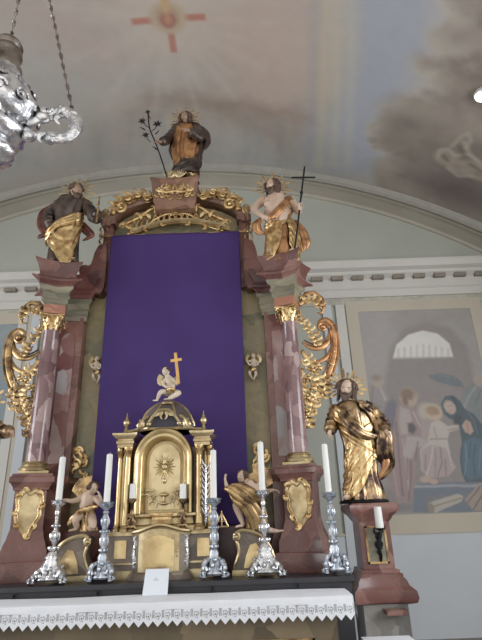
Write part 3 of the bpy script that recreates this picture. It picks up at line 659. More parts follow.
for s in (-1, 1):
    fx = (lambda v: v) if s < 0 else mirror
    # volutes riding on the arch
    path = [fx(p) for p in wp([(113, 213), (116, 205), (124, 200), (134, 197), (145, 196), (152, 199)], 5.33)]
    leafline(cr, path, [.04, .05, .045, .03], .12, .045, 3, w=.034, curl=3.6)
    c_ = fx(at(121, 209, 5.3)); cr.tube(spiral((c_.x, c_.z), .075, 1.6, PI/2, s, 5.28), taper(range(26), [.028, .02, .01]), 7); cr.ell(c_+Vector((0, -.03, 0)), .03)
    c_ = fx(at(148, 199, 5.3)); cr.tube(spiral((c_.x, c_.z), .05, 1.5, 0, -s, 5.28), taper(range(26), [.02, .008]), 7)
    for q in ((118, 204), (128, 199), (138, 196)):
        p = fx(at(q[0], q[1], 5.3)); cr.tube(spiral((p.x, p.z), .045, 1.4, .5, s, 5.27), taper(range(26), [.018, .008]), 6)
    cr.build('volute_cresting', G['gold'], alt); cr = MB()
cr = MB()
for s in (-1, 1):
    fx = (lambda v: v) if s < 0 else mirror
    P = smooth([fx(p) for p in wp([(126, 224), (140, 217), (152, 209), (166, 205), (181, 207)], 5.34)], 6); cr.tube(P, .022, 7)
    P = smooth([fx(p) for p in wp([(128, 234), (142, 229), (156, 219), (168, 214), (181, 215)], 5.34)], 6); cr.tube(P, .014, 7)
    # lattice work between the two rails
    for i in range(9):
        a = at(128+i*5.6, 223-2.0*i + .06*i*i*1.4, 5.34); b_ = at(134+i*5.4, 232-2.3*i+.07*i*i*1.4, 5.34)
        cr.tube([fx(a), fx(b_)], .010, 5); a = at(134+i*5.4, 220-2.0*i+.07*i*i*1.6, 5.34); b_ = at(128+i*5.6, 234-2.3*i+.06*i*i*1.6, 5.34); cr.tube([fx(a), fx(b_)], .010, 5); cr.ell(fx((a+b_)/2), .016, 6, 4)
    for q, L, a in (((127, 225), .1, 2.6), ((135, 228), .1, 3.6), ((150, 218), .09, 1.9), ((160, 210), .08, 1.4), ((172, 212), .08, 2.0), ((131, 229), .12, 2.2), ((141, 219), .11, 1.6), ((155, 212), .10, 1.2), ((166, 207), .10, 1.8), ((176, 205), .09, 1.2), ((178, 213), .09, 2.6), ((147, 226), .1, 3.9), ((162, 222), .08, 4.4)):
        p = fx(at(q[0], q[1], 5.32)); leaf(cr, p, a if s < 0 else PI-a, L*1.2, .030, (3 if s < 0 else -3))
cr.build('lattice_cresting', G['gold'], alt)
mo = MB(); rows = []
for t in np.linspace(0, 1, 24):
    p = at(132 + 98*t, 235.5 - 9.5*math.sin(PI*t) - 4*t, 5.38)
    rows.append([(p.x, 5.36-d, p.z+e) for d, e in ((0, -.035), (.05, -.03), (.03, 0), (.06, .025), (.06, .04), (0, .045))])
mo.grid(rows, True, True).build('gilded_moulding', G['goldpale'], alt, auto=30)

# gilded side wings (traced on the right, mirrored to the left)
for s in (1, -1):
    fx = (lambda v: v) if s > 0 else mirror
    W = MB(); Y = 5.22
    def T(L, r, flat=.6): 
        P = smooth([fx(p) for p in wp(L, Y)], 6); W.tube(P, taper(P, r), 9, flat, up=(0,-1,0))
    T([(323, 331), (319, 328), (320, 322), (326, 320), (333, 326), (335, 338), (335, 352), (332, 366), (327, 378), (321, 388)], [.014, .024, .028, .036, .042, .044, .04, .03, .02], .45)
    T([(326, 318), (334, 324), (338, 338), (338, 353), (335, 367), (330, 379), (323, 390)], [.01, .012, .014, .014, .012, .008], 2.2)
    T([(328, 327), (331, 339), (331, 352), (328, 364), (322, 376)], [.006, .01, .012, .01, .006], 2.6)
    T([(330, 330), (329, 340), (322, 347), (312, 348), (303, 343)], [.02, .032, .036, .03, .014], .5)
    T([(329, 331), (327, 338), (321, 343), (312, 344), (304, 340)], [.008, .012, .012, .006], 2)
    T([(333, 345), (328, 356), (318, 362), (307, 360)], [.02, .03, .024, .012], .5)
    c_ = fx(at(323, 327, Y-.05)); W.ell(c_, .035); W.tube(spiral((c_.x, c_.z), .06, 1.5, 0, s, Y-.04), taper(range(26), [.022, .012]), 7)
    W.tube([fx(p) for p in wp([(301, 300), (306, 294), (314, 293), (321, 298), (324, 306), (322, 313), (318, 313)], Y)], [.022, .034, .034, .03, .026, .018, .012], 8, .7, up=(0,-1,0))
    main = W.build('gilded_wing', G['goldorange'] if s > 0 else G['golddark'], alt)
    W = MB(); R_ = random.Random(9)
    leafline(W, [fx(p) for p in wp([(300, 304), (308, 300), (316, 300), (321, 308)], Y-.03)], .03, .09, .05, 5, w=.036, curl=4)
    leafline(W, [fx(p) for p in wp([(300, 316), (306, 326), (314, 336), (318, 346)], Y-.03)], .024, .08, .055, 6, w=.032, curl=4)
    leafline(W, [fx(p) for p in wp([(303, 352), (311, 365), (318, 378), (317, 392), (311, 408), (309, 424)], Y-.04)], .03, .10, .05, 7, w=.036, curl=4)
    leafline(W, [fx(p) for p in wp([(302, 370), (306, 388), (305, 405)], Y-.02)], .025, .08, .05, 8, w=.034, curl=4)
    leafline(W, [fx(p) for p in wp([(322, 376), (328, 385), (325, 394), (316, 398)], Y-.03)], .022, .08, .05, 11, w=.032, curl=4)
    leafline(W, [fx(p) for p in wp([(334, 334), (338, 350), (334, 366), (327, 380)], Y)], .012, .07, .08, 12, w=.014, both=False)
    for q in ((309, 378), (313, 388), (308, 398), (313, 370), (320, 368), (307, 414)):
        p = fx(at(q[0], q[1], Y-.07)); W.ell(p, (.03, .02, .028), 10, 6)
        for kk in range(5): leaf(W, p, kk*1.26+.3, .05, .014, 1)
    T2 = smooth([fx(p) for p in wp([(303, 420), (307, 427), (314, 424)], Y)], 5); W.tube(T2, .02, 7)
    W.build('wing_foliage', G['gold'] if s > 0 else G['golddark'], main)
# small cherubs hung on the panel are built with the figures below

# ------------------------------------------------------------------ violet veil on its rod
VY = 5.32
rod = MB().tube([(CX-.93, VY, 4.955), (CX+.93, VY, 4.955)], .012, 8)
for s in (-1, 1): rod.ell((CX+s*.94, VY, 4.955), .025)
tag(rod.build('curtain_rod', G['golddark']), 'thin gilded rod carrying the violet veil below the crowning arch', 'rod')
vl, vr = -1.63, 0.015
U_, Z_ = np.meshgrid(np.linspace(0, 1, 140), np.linspace(0, 1, 90))
X_ = vl + (vr-vl)*U_; zz_ = 1.48 + (4.955-1.48)*Z_
Y_ = VY - .014 + .006*np.sin(U_*9+.8)*(1-Z_*.6) + .004*np.sin(U_*23+Z_*2)*(1-.5*Z_) + .01*U_*(1-Z_)
vm = gridmesh('altar_veil', np.stack([X_, Y_, zz_], -1), G['purple'])
sd_ = vm.modifiers.new('t', 'SOLIDIFY'); sd_.thickness = .004
tag(vm, 'large plain violet cloth hanging flat over the altar picture, above the tabernacle', 'veil')

# ------------------------------------------------------------------ altar step, mensa, cloth
SY = 4.56
st = MB(); XS1 = at(354, 577, SY).x; XS0 = 2*CX-XS1
st.box(XS0, XS1, SY, 5.34, SH-.035, SH).box(XS0, XS1-.02, SY+.03, 5.34, .95, SH-.035).box(XS0, XS1-.02, SY+.06, 5.34, 0, .95)
stp = tag(st.build('altar_step', G['black'], smooth=False), 'long black step carrying the candlesticks behind the white altar cloth', 'altar step')
MZ = .98
MX1 = at(352, 600, 4.22).x; MX0 = 2*CX - MX1
ms = thing('altar_table', (CX, 4.4, 0), 'marbled altar table under the lace-edged white cloth', 'altar')
MB().box(MX0+.02, MX1-.02, 4.20, 4.555, .90, MZ).build('table_slab', G['greymarble'], ms, smooth=False)
q = MB().box(MX0+.12, MX1-.12, 4.27, 4.55, 0, .90); q.build('table_front', G['mensa'], ms, smooth=False)
q = MB()
for x0, x1 in ((MX0+.3, CX-.05), (CX+.05, MX1-.3)):
    for a in ((x0, x1, .68, .70), (x0, x1, .2, .23), (x0, x0+.02, .2, .7), (x1-.02, x1, .2, .7)): q.box(a[0], a[1], 4.255, 4.275, a[2], a[3])
q.build('panel_frame', G['golddark'], ms, smooth=False)
# cloth
cl = MB(); lift = .006; Nx = 300
xs = np.linspace(MX0-.005, MX1+.005, Nx)
def front(x): 
    return 4.185 + .004*math.sin(x*11) + .003*math.sin(x*27+1)
rows = [[(x, 4.553, MZ+lift+.003*math.sin(x*5)) for x in xs], [(x, 4.4, MZ+lift+.002*math.sin(x*9+1)) for x in xs], [(x, 4.21, MZ+lift) for x in xs], [(x, front(x)+.006, MZ+.002) for x in xs], [(x, front(x), MZ-.012) for x in xs], [(x, front(x)-.004, MZ-.045) for x in xs]]
cl.grid(rows)
xe = MX1+.006; e_rows = []
for d in (0, .015, .05, .05):
    e_rows.append([(xe + (0 if d == 0 else .006), y, MZ+lift-d) for y in np.linspace(4.19, 4.553, 24)])
cl.grid(e_rows)
clo = cl.build('altar_cloth', G['linen'])
lc = MB()     # lace border with zigzag teeth: pierced fabric built as real holes
import itertools
def lace(p0, p1, n, zt_, nrm_, seed=0):
    d = Vector(p1)-Vector(p0); L = d.length; u = d/L; pitch = L/n; nz = 22; per = 14; nx = n*per
    idx = {}
    def P_(i, j):
        k = (i, j)
        if k not in idx:
            t = (i % per)/per; tooth = .038*(1-abs(2*t-1)); drop = .075 + tooth; x = i/nx*L
            wv = .005*math.sin(x*9+seed)+.003*math.sin(x*31)
            p = Vector(p0) + u*x + Vector(nrm_)*(wv + .010*(j/nz)**.5) + Vector((0, 0, -drop*j/nz)); idx[k] = len(lc.v); lc.v.append(tuple(p))
        return idx[k]
    for i in range(nx):
        for j in range(nz):
            t = ((i+.5) % per)/per; s_ = (j+.5)/nz
            hole = False
            if .1 < s_ < .72:
                # rosettes, one per tooth
                q = math.hypot((t-.5)*1.0, (s_-.4)*1.25); a = math.atan2(s_-.4, t-.5)
                hole = (.17 < q < .20 + .11*abs(math.cos(2.5*a))) and (i+j) % 2 != 0 or (q < .06)
                if not hole and (t < .12 or t > .88) and (j % 2 == 0): hole = True
            if not hole: lc.f.append((P_(i, j), P_(i+1, j), P_(i+1, j+1), P_(i, j+1)))
lace((MX0-.005, 4.183, MZ-.042), (MX1+.005, 4.183, MZ-.042), 44, 0, (0, -1, 0))
lace((MX1+.012, 4.19, MZ-.042), (MX1+.012, 4.553, MZ-.042), 6, 0, (1, 0, 0), 2)
lo_ = lc.build('lace_border', G['linen'], clo, smooth=False)
for o in (clo,):
    tag(o, 'white altar cloth with a zigzag lace border spread over the altar table', 'tablecloth')
# card standing at the back of the altar table
ca = at(155, 593, 4.50); 
t = MB(); cx0, cx1 = at(143, 592, 4.50).x, at(168, 592, 4.50).x; zz1 = at(157, 569, 4.53).z
t.xf(lambda v: v)
t.add([(cx0, 4.47, MZ+.01), (cx1, 4.47, MZ+.01), (cx1, 4.535, zz1), (cx0+.01, 4.535, zz1), (cx0, 4.474, MZ+.01), (cx1, 4.474, MZ+.01), (cx1, 4.539, zz1), (cx0+.01, 4.539, zz1)], [(0,1,2,3), (7,6,5,4), (0,4,5,1), (1,5,6,2), (2,6,7,3), (3,7,4,0)])
cr_ = thing('mass_card', ((cx0+cx1)/2, 4.48, MZ+.008), 'small white card with a faint grey emblem leaning on the black step behind the cloth', 'card')
t.build('card', G['paper'], cr_, smooth=False)
em = MB(); cz = (MZ+zz1)/2+.02; cy = 4.47 + .065*(cz-MZ)/(zz1-MZ) - .003; cxm = (cx0+cx1)/2
for k in range(4):
    a = k*PI/2; em.add([(cxm, cy, cz), (cxm+.012*math.cos(a+.35), cy, cz+.012*math.sin(a+.35)), (cxm+.024*math.cos(a), cy, cz+.024*math.sin(a)), (cxm+.012*math.cos(a-.35), cy, cz+.012*math.sin(a-.35))], [(0, 1, 2, 3)])
em.build('emblem', simple('grey_print', (170, 178, 190), .8), cr_, smooth=False)
# small black clips on the step edge
for x in (15, 98, 212, 298):
    p = at(x, 590, SY); z = SH-.03
    k_ = MB().box(p.x-.006, p.x-.002, SY-.02, SY, z-.05, z-.02).box(p.x+.004, p.x+.008, SY-.02, SY, z-.05, z-.02).box(p.x-.008, p.x+.01, SY-.006, SY+.002, z-.055, z-.015)
    k_.build('cloth_clip', G['iron'], stp, smooth=False)
# white covered table low in front at the right
p0 = atz(361, 637, .66); p1 = atz(411, 637, .66)
tb = thing('side_table', ((p0.x+p1.x)/2, p0.y-.2, 0), 'small white cloth covered table at the bottom edge in front of the right statue pedestal', 'table')
MB().box(p0.x, p1.x, p0.y-.45, p0.y, .63, .66).build('tabletop', G['linen'], tb, smooth=False)
for x in (p0.x+.03, p1.x-.03):
    for y in (p0.y-.42, p0.y-.03): MB().box(x-.02, x+.02, y-.02, y+.02, 0, .63).build('leg', G['black'], tb, smooth=False)

# ------------------------------------------------------------------ TABERNACLE
TX = at(162, 505, 4.8).x
G['tabgrey'] = marble('brown_grey_marble', [(.2, (88, 76, 66)), (.5, (124, 110, 98)), (.8, (156, 144, 130))], (170, 158, 140), 5, .3, 6, veinw=.02)
G['domegrey'] = simple('dark_grey_dome_paint', (96, 88, 84), .35, noise=.25, scale=5)
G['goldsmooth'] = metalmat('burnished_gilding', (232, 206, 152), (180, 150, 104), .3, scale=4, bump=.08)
TY = 4.80
tab = thing('tabernacle', (TX, 5.0, SH), 'gilded domed tabernacle with arched niche, small columns and golden door, centre of the altar', 'tabernacle')
zt_ = lambda y, Y=TY: at(165, y, Y).z
hpx = lambda n, y=500: n*mpp(165, y, TY)          # photo pixels -> metres at the tabernacle front
z0 = SH; zc = zt_(531)
# curved lower body
def bowfront(hw, y0, y1, bow, n=17):
    return lambda o: [(TX-hw-o, y1)] + [(TX + (hw+o)*t, y0-o - (bow)*(1-t*t)) for t in np.linspace(-1, 1, n)] + [(TX+hw+o, y1)]
cb = MB().plan(bowfront(hpx(27), 4.80, 5.15, .07), [(.03, z0), (.03, z0+.035), (.015, z0+.05), (0, z0+.055), (0, zc-.01)])
cbo = cb.build('lower_body', G['tabgrey'], tab, auto=30)
# arched cornice over the door
rows = []
for t in np.linspace(-1, 1, 31):
    x = TX+hpx(28)*t; y = 4.80-.07*(1-t*t); z = zc-.01 + .055*(math.cos(PI*t)*.5+.5)
    rows.append([(x, y+d, z+e) for d, e in ((.06, -.03), (-.005, -.03), (-.012, -.01), (-.035, .005), (-.035, .02), (.3, .03))])
MB().grid(rows, True, True).build('door_cornice', G['goldpale'], cbo, auto=30)
# door
rows = []
dz0, dz1 = z0+.065, zt_(531)-.0
for t in np.linspace(-1, 1, 17):
    u = t*.72; x = TX - .01 + hpx(27)*u; y = 4.80-.07*(1-u*u)-.004; zt2 = dz1-.02+.045*math.cos(t*PI/2)
    rows.append([(x, y+.01, dz0), (x, y-.008, dz0), (x, y-.008, zt2), (x, y+.01, zt2)])
dr = MB().grid(rows, True, True).build('door', G['goldpale'], tab, auto=30)
rows = []
for t in np.linspace(-1, 1, 13):
    u = t*.55; x = TX - .01 + hpx(27)*u; y = 4.80-.07*(1-u*u)-.010; zt2 = dz1-.075+.045*math.cos(t*PI/2)
    rows.append([(x, y+.008, dz0+.04), (x, y-.008, dz0+.04), (x, y-.008, zt2), (x, y+.008, zt2)])
MB().grid(rows, True, True).build('door_panel', G['goldsmooth'], dr, auto=30)
kx = TX + hpx(27)*.62
MB().ell((kx, 4.74, (dz0+dz1)/2), (.008, .014, .014)).ell((kx, 4.745, (dz0+dz1)/2-.03), (.007, .01, .022)).build('door_handle', G['gold'], dr)
for s in (-1, 1):
    o = MB(); x = TX+s*hpx(25)
    for kk, (dz, L, a) in enumerate(((.05, .07, 1.2), (.10, .08, 2.0), (.16, .08, 1.0), (.22, .08, 2.1), (.27, .06, 1.2))): leaf(o, (x, 4.79, z0+.04+dz), a if s > 0 else PI-a, L, .014, s*2.6*(-1)**kk)
    o.tube([(x, 4.795, z0+.07), (x+s*.01, 4.785, z0+.18), (x, 4.79, z0+.33)], [.008, .012, .006], 6)
    o.build('silver_scroll_ornament', G['silver'], tab)
# side wings
for s in (-1, 1):
    xa, xb = TX+s*hpx(27), TX+s*hpx(54); lo, hi = sorted((xa, xb))
    wv = MB().box(lo, hi, 4.86, 5.15, z0, zc-.02); wo = wv.build('side_wing', G['tabgrey'], tab, smooth=False)
    MB().box(lo, hi+0, 4.83, 5.15, zc-.03, zc+.005).build('wing_moulding', G['goldpale'], wo, smooth=False)
    MB().box(lo, hi, 4.84, 5.15, z0, z0+.07).build('wing_plinth', G['goldpale'], wo, smooth=False)
    MB().box(lo, hi, 4.845, 4.87, z0+.12, z0+.135).build('wing_fillet', G['goldpale'], wo, smooth=False)
    mx = (lo+hi)/2
    MB().box(mx-.055, mx+.055, 4.845, 4.865, z0+.17, zc-.07).build('wing_panel', G['goldsmooth'], wo, smooth=False)
    # volute bracket carrying the kneeling angel
    V_ = (lambda v: v) if s > 0 else (lambda v: Vector((2*TX-v.x, v.y, v.z)))
    Yb = 4.84
    edge = [V_(p) for p in wp([(235, 535), (240, 531), (247, 531), (255, 533), (263, 538), (270, 548), (274, 560), (275, 577)], Yb)]
    inner = [V_(p) for p in wp([(234, 577), (235, 566), (239, 553), (237, 542)], Yb)]
    for p in edge+inner: p.z = max(p.z, SH)
    edge[-1].z = SH; inner[0].z = SH
    if s < 0: pass
    E_ = smooth(edge, 4); I_ = smooth(inner, 4)
    bo = MB().slab([(p.x, p.z) for p in E_+I_], Yb+.02, Yb+.22).build('volute_bracket', G['tabgrey'], tab, smooth=False)
    tt = MB(); tt.tube([p+Vector((0, .03, 0)) for p in E_], .022, 8, 1.4, up=(0,-1,0)); tt.tube([p+Vector((0, .03, 0)) for p in I_], .018, 8, 1.4, up=(0,-1,0))
    c_ = V_(at(236, 537, Yb)); tt.tube(spiral((c_.x, c_.z), .035, 1.3, PI/2, -s if s > 0 else 1, Yb+.01), taper(range(26), [.016, .01]), 7); tt.ell(c_, .02)
    tt.build('bracket_scroll', G['goldpale'], bo)
    pts = [V_(p) for p in wp([(244, 572), (246, 556), (250, 545), (256, 543), (262, 552), (264, 572)], Yb)]
    MB().slab([(p.x, max(p.z, SH+.06)) for p in pts], Yb+.008, Yb+.03).build('bracket_panel', G['goldsmooth'], bo, smooth=False)
    MB().slab([(p.x, z) for p, z in ((V_(at(232, 570, Yb)), SH), (V_(at(276, 570, Yb)), SH), (V_(at(276, 570, Yb)), SH+.045), (V_(at(232, 570, Yb)), SH+.045))], Yb+.0, Yb+.24).build('bracket_foot', G['goldpale'], bo, smooth=False)
# niche stage
zn0, zn1 = zc+.03, zt_(517)
MB().plan(bowfront(hpx(32), 4.83, 5.15, .03), [(.01, zc), (.01, zn0+.01), (-.01, zn0+.03), (-.02, zn1-.01), (0, zn1), (.015, zn1+.01), (.015, zn1+.03), (0, zn1+.035)]).build('niche_step', G['goldpale'], tab, auto=30)
MB().plan(lambda o: [(TX-.09-o, 4.80-o), (TX+.09+o, 4.80-o), (TX+.09+o, 4.9), (TX-.09-o, 4.9)], [(0, zc+.04), (.02, zc+.06), (.01, zc+.08), (0, zc+.1), (0, zn1), (.02, zn1+.02), (.02, zn1+.035)]).build('niche_pedestal', G['gold'], tab, smooth=False)
zs = zt_(459); ztop = zt_(428); ro = hpx(30); ri = hpx(21.5)
hz = ztop - zs - .0
nb = MB()
def archrow(hw, hh, y, zb): return [(TX-hw, y, zb)] + [(TX-hw*math.cos(a), y, zs+hh*math.sin(a)) for a in np.linspace(0, PI, 25)] + [(TX+hw, y, zb)]
zb = zn1+.035
nb.grid([archrow(ro, hz, 5.1, zb), archrow(ro, hz, 4.80, zb), archrow(ro-.008, hz-.008, 4.785, zb), archrow(ro-.025, hz-.025, 4.78, zb), archrow(ro-.035, hz-.035, 4.79, zb), archrow(ro-.05, hz-.05, 4.80, zb), archrow(ri+.012, hz-.075, 4.80, zb), archrow(ri+.006, hz-.08, 4.785, zb), archrow(ri, hz-.09, 4.79, zb), archrow(ri-.015, hz-.105, 4.86, zb), archrow(ri-.02, hz-.11, 4.93, zb)])
nb.build('niche_frame', G['goldsmooth'], tab, auto=35)
nbk = [(x, z) for x, y, z in archrow(ri-.01, hz-.10, 0, zb)]
MB().slab(nbk, 4.92, 5.1).build('niche_back', G['goldsmooth'], tab, smooth=False)
pnl = [(TX+(x-TX)*.8, zb+.03+(z-zb)*.9) for x, z in nbk]
pn = MB().slab(pnl, 4.905, 4.93).build('niche_door', G['goldpale'], tab, smooth=False)
# sun and leaf reliefs
r_ = MB(); cs = at(161, 467, 4.9); r_.ell((TX, 4.90, cs.z), (.03, .014, .03), 12, 6)
for k in range(20):
    a = 2*PI*k/20; L = .085 if k % 2 else .105
    r_.tube([(TX+.035*math.cos(a), 4.90, cs.z+.035*math.sin(a)), (TX+L*math.cos(a), 4.902, cs.z+L*math.sin(a)*1.1)], [.008, .003], 5)
r_.ell((TX, 4.90, cs.z-.13), (.02, .012, .025))
r_.build('sun_relief', G['goldpale'], pn)
r_ = MB(); zl = at(160, 497, 4.9).z
for s in (-1, 1):
    leafline(r_, [(TX+s*.02, 4.9, zl-.05), (TX+s*.08, 4.9, zl-.045), (TX+s*.13, 4.9, zl), (TX+s*.13, 4.9, zl+.07)], .012, .06, .04, 3, w=.014)
r_.ell((TX, 4.895, zl+.02), (.045, .014, .02)); r_.tube([(TX, 4.9, zl-.06), (TX, 4.9, zl+.02)], .012, 6); r_.ell((TX, 4.895, zl-.06), (.04, .014, .015))
r_.build('leaf_relief', G['goldpale'], pn)
# columns and entablature
ze0, ze1 = zt_(446), zt_(432)
for s in (-1, 1):
    for off, Yc, rr, kind in ((36.5, 4.83, .033, 'c'), (46.5, 4.90, .026, 'p')):
        x = TX + s*hpx(off); cb_ = zc+.005
        c_ = MB().lathe([(rr*1.5, cb_), (rr*1.55, cb_+.02), (rr*1.2, cb_+.03), (rr*1.35, cb_+.045), (rr*1.05, cb_+.055), (rr, cb_+.1), (rr*.88, ze0-.09)], (x, Yc, 0), 18)
        co = c_.build('small_column', G['goldsmooth'], tab)
        k_ = MB().lathe([(rr*.9, ze0-.095), (rr*.98, ze0-.05), (rr*1.5, ze0-.01), (rr*1.5, ze0)], (x, Yc, 0), 16)
        for j in range(8):
            a = 2*PI*j/8; d = Vector((math.cos(a), math.sin(a), 0)); p = Vector((x, Yc, ze0-.085))+d*rr*.95
            k_.tube([p, p+d*.005+Vector((0,0,.04)), p+d*.02+Vector((0,0,.055)), p+d*.028+Vector((0,0,.045))], [.009, .011, .008, .004], 5, .5, up=tuple(d))
        k_.build('small_capital', G['gold'], co)
    x = TX+s*hpx(40)
    MB().plan(cplan(x, 4.95, hpx(8), .15, .0, 0), [(0, ze0), (0, ze0+.03), (.01, ze0+.035), (.01, ze0+.06), (0, ze0+.065), (0, ze1-.055), (.02, ze1-.045), (.035, ze1-.03), (.045, ze1-.015), (.045, ze1), (0, ze1+.005)]).build('entablature', G['goldpale'], tab, auto=30)
    fi = MB().lathe([(.04, 0), (.045, .012), (.03, .02), (.018, .045), (.022, .055), (.012, .065), (.03, .09), (.036, .11), (.03, .135), (.012, .15), (.016, .16), (.008, .175), (.002, .21)], (x+s*.01, 4.86, ze1), 16); fi.build('urn_finial', G['goldpale'], tab)
    # scroll shoulders between niche and dome
    sc = MB(); P = smooth([(TX+s*hpx(38), 4.82, ze1+.015), (TX+s*hpx(31), 4.81, ze1+.02), (TX+s*hpx(26), 4.8, ze1+.05), (TX+s*hpx(22), 4.8, ze1+.12), (TX+s*hpx(17), 4.8, ze1+.155)], 6)
    sc.tube(P, taper(P, [.02, .022, .02, .018]), 8, 1.6, up=(0,-1,0)); sc.tube(spiral((TX+s*hpx(25), ze1+.075), .04, 1.4, PI/2, s, 4.79), taper(range(26), [.018, .01]), 7)
    sc.build('shoulder_scroll', G['goldpale'], tab)
# open back body behind columns
MB().box(TX-hpx(47), TX+hpx(47), 4.93, 5.12, zc, ze0).build('rear_body', G['tabgrey'], tab, smooth=False)
for s in (-1, 1):
    for w_, yy in ((6.2, 4.86), (2.0, 4.90)):
        xm = TX+s*hpx(36.5 if w_ > 3 else 43); MB().box(xm-hpx(w_)/2, xm+hpx(w_)/2, yy, 4.96, zc, ze0).build('pilaster_strip', G['goldsmooth'] if w_ < 3 else G['golddark'], tab, smooth=False)
# dome
zd = ze1+.03; zdt = at(168, 400.5, 5.0).z
dm = MB(); H_ = zdt-zd
prof = [(.30, 0), (.30, .03), (.285, .04), (.285, .08), (.275, .35*H_), (.23, .62*H_), (.15, .84*H_), (.07, .96*H_), (.045, H_)]
dm.lathe(prof, (TX, 5.05, zd), 8, 1, .8, a0=PI/8); dmo = dm.build('dome', G['domegrey'], tab, auto=25)
rb = MB()
for k in range(8):
    a = PI/8 + 2*PI*k/8; P = [Vector((TX+r*math.cos(a), 5.05+.8*r*math.sin(a), zd+z)) for r, z in prof[3:]]; rb.tube(smooth(P, 3), .012, 6)
rb.lathe([(.31, 0), (.32, .01), (.32, .03), (.28, .045)], (TX, 5.05, zd), 8, 1, .8, a0=PI/8)
rb.build('dome_rib', G['goldpale'], dmo)
tz = zd+.02
MB().slab([(TX-.14, tz), (TX+.14, tz), (TX+.10, tz+.09), (TX, tz+.15), (TX-.10, tz+.09)], 4.80, 4.9).build('opening_shade', G['dark'], dmo, smooth=False)  # flat dark slab painted as the shade of an opening under the canopy
g_ = MB(); P = smooth([(TX-.15, 4.79, tz+.04), (TX-.11, 4.78, tz+.10), (TX-.06, 4.78, tz+.155), (TX, 4.78, tz+.165), (TX+.06, 4.78, tz+.155), (TX+.11, 4.78, tz+.10), (TX+.15, 4.79, tz+.04)], 6)
g_.tube(P, .016, 8, 1.5, up=(0,-1,0))
for s in (-1, 1):
    leaf(g_, (TX+s*.015, 4.775, tz+.155), -PI/2+s*.5, .09, .022, -s*1.6); leaf(g_, (TX+s*.05, 4.775, tz+.15), -PI/2+s*.2, .07, .018, s*2); g_.ell((TX+s*.15, 4.785, tz+.03), .025)
g_.build('canopy_ornament', G['goldpale'], dmo)
MB().lathe([(.07, 0), (.075, .015), (.06, .03), (.05, .035)], (TX, 4.98, zdt-.05), 16).build('dome_cap', G['goldpale'], dmo)

# silver palm ornament on the right of the niche
so = MB(); pz = [at(206, y, 4.80) for y in (522, 500, 480, 466)]
so.tube(pz, [.01, .012, .008, .004], 6)
for i in range(9):
    y = 468+i*6; p = at(207, y, 4.80); leaf(so, p, 2.3, .09, .012, -.6); leaf(so, p, .8, .06, .010, .6)
so.build('silver_leaf_ornament', G['silver'], tab)
# little gilt triangle stand behind
p = at(222, 524, 4.93); zb_ = zc+.005
tg = MB(); tg.tube([(p.x-.06, 4.9, zb_+.01), (p.x, 4.9, zb_+.13)], .008, 6); tg.tube([(p.x+.06, 4.9, zb_+.01), (p.x, 4.9, zb_+.13)], .008, 6); tg.tube([(p.x-.06, 4.9, zb_+.012), (p.x+.06, 4.9, zb_+.012)], .009, 6); tg.tube([(p.x, 4.9, zb_+.01), (p.x, 4.9, zb_+.15)], .006, 6); tg.tube([(p.x-.03, 4.9, zb_+.06), (p.x+.03, 4.9, zb_+.06)], .005, 6)
tag(tg.build('small_easel', G['gold']), 'tiny gilt triangular stand on the ledge right of the tabernacle columns', 'stand')

# small candle holders on the tabernacle cornice
for px_, name in ((132.5, 'left'), (183, 'right')):
    p = at(px_, 500, 4.78); b0 = zc + .01; top = at(px_, 498.5, 4.78).z; tp2 = at(px_, 484, 4.78).z
    hdr = thing('candle_holder', (p.x, 4.78, b0), 'small ornate gilt holder with a short candle, %s of the tabernacle niche' % name, 'candle holder', None)
    h = MB(); hh = top-b0
    h.lathe([(.035, 0), (.037, .01), (.02, .02), (.012, .04), (.02, .06), (.03, .09), (.018, .12), (.014, hh*.8), (.02, hh*.85), (.036, hh*.93), (.04, hh-.005), (.0, hh)], (p.x, 4.78, b0), 16)
    h.build('stem', G['bronze'], hdr)
    h = MB()
    for s in (-1, 1):
        for kk in range(3): leaf(h, (p.x, 4.76, b0+.03+.05*kk), PI/2+s*1.0, .06, .012, s*2.8)
    h.build('scroll_ornament', G['golddark'], hdr)
    cn = MB().lathe([(.030, 0), (.031, .01), (.030, tp2-top), (.01, tp2-top+.002)], (p.x, 4.78, top), 20)
    cn.tube([(p.x, 4.78, tp2), (p.x+.002, 4.78, tp2+.012)], .002, 5)
    tag(cn.build('short_candle', G['wax']), 'short white candle in the holder %s of the golden niche' % name, 'candle')

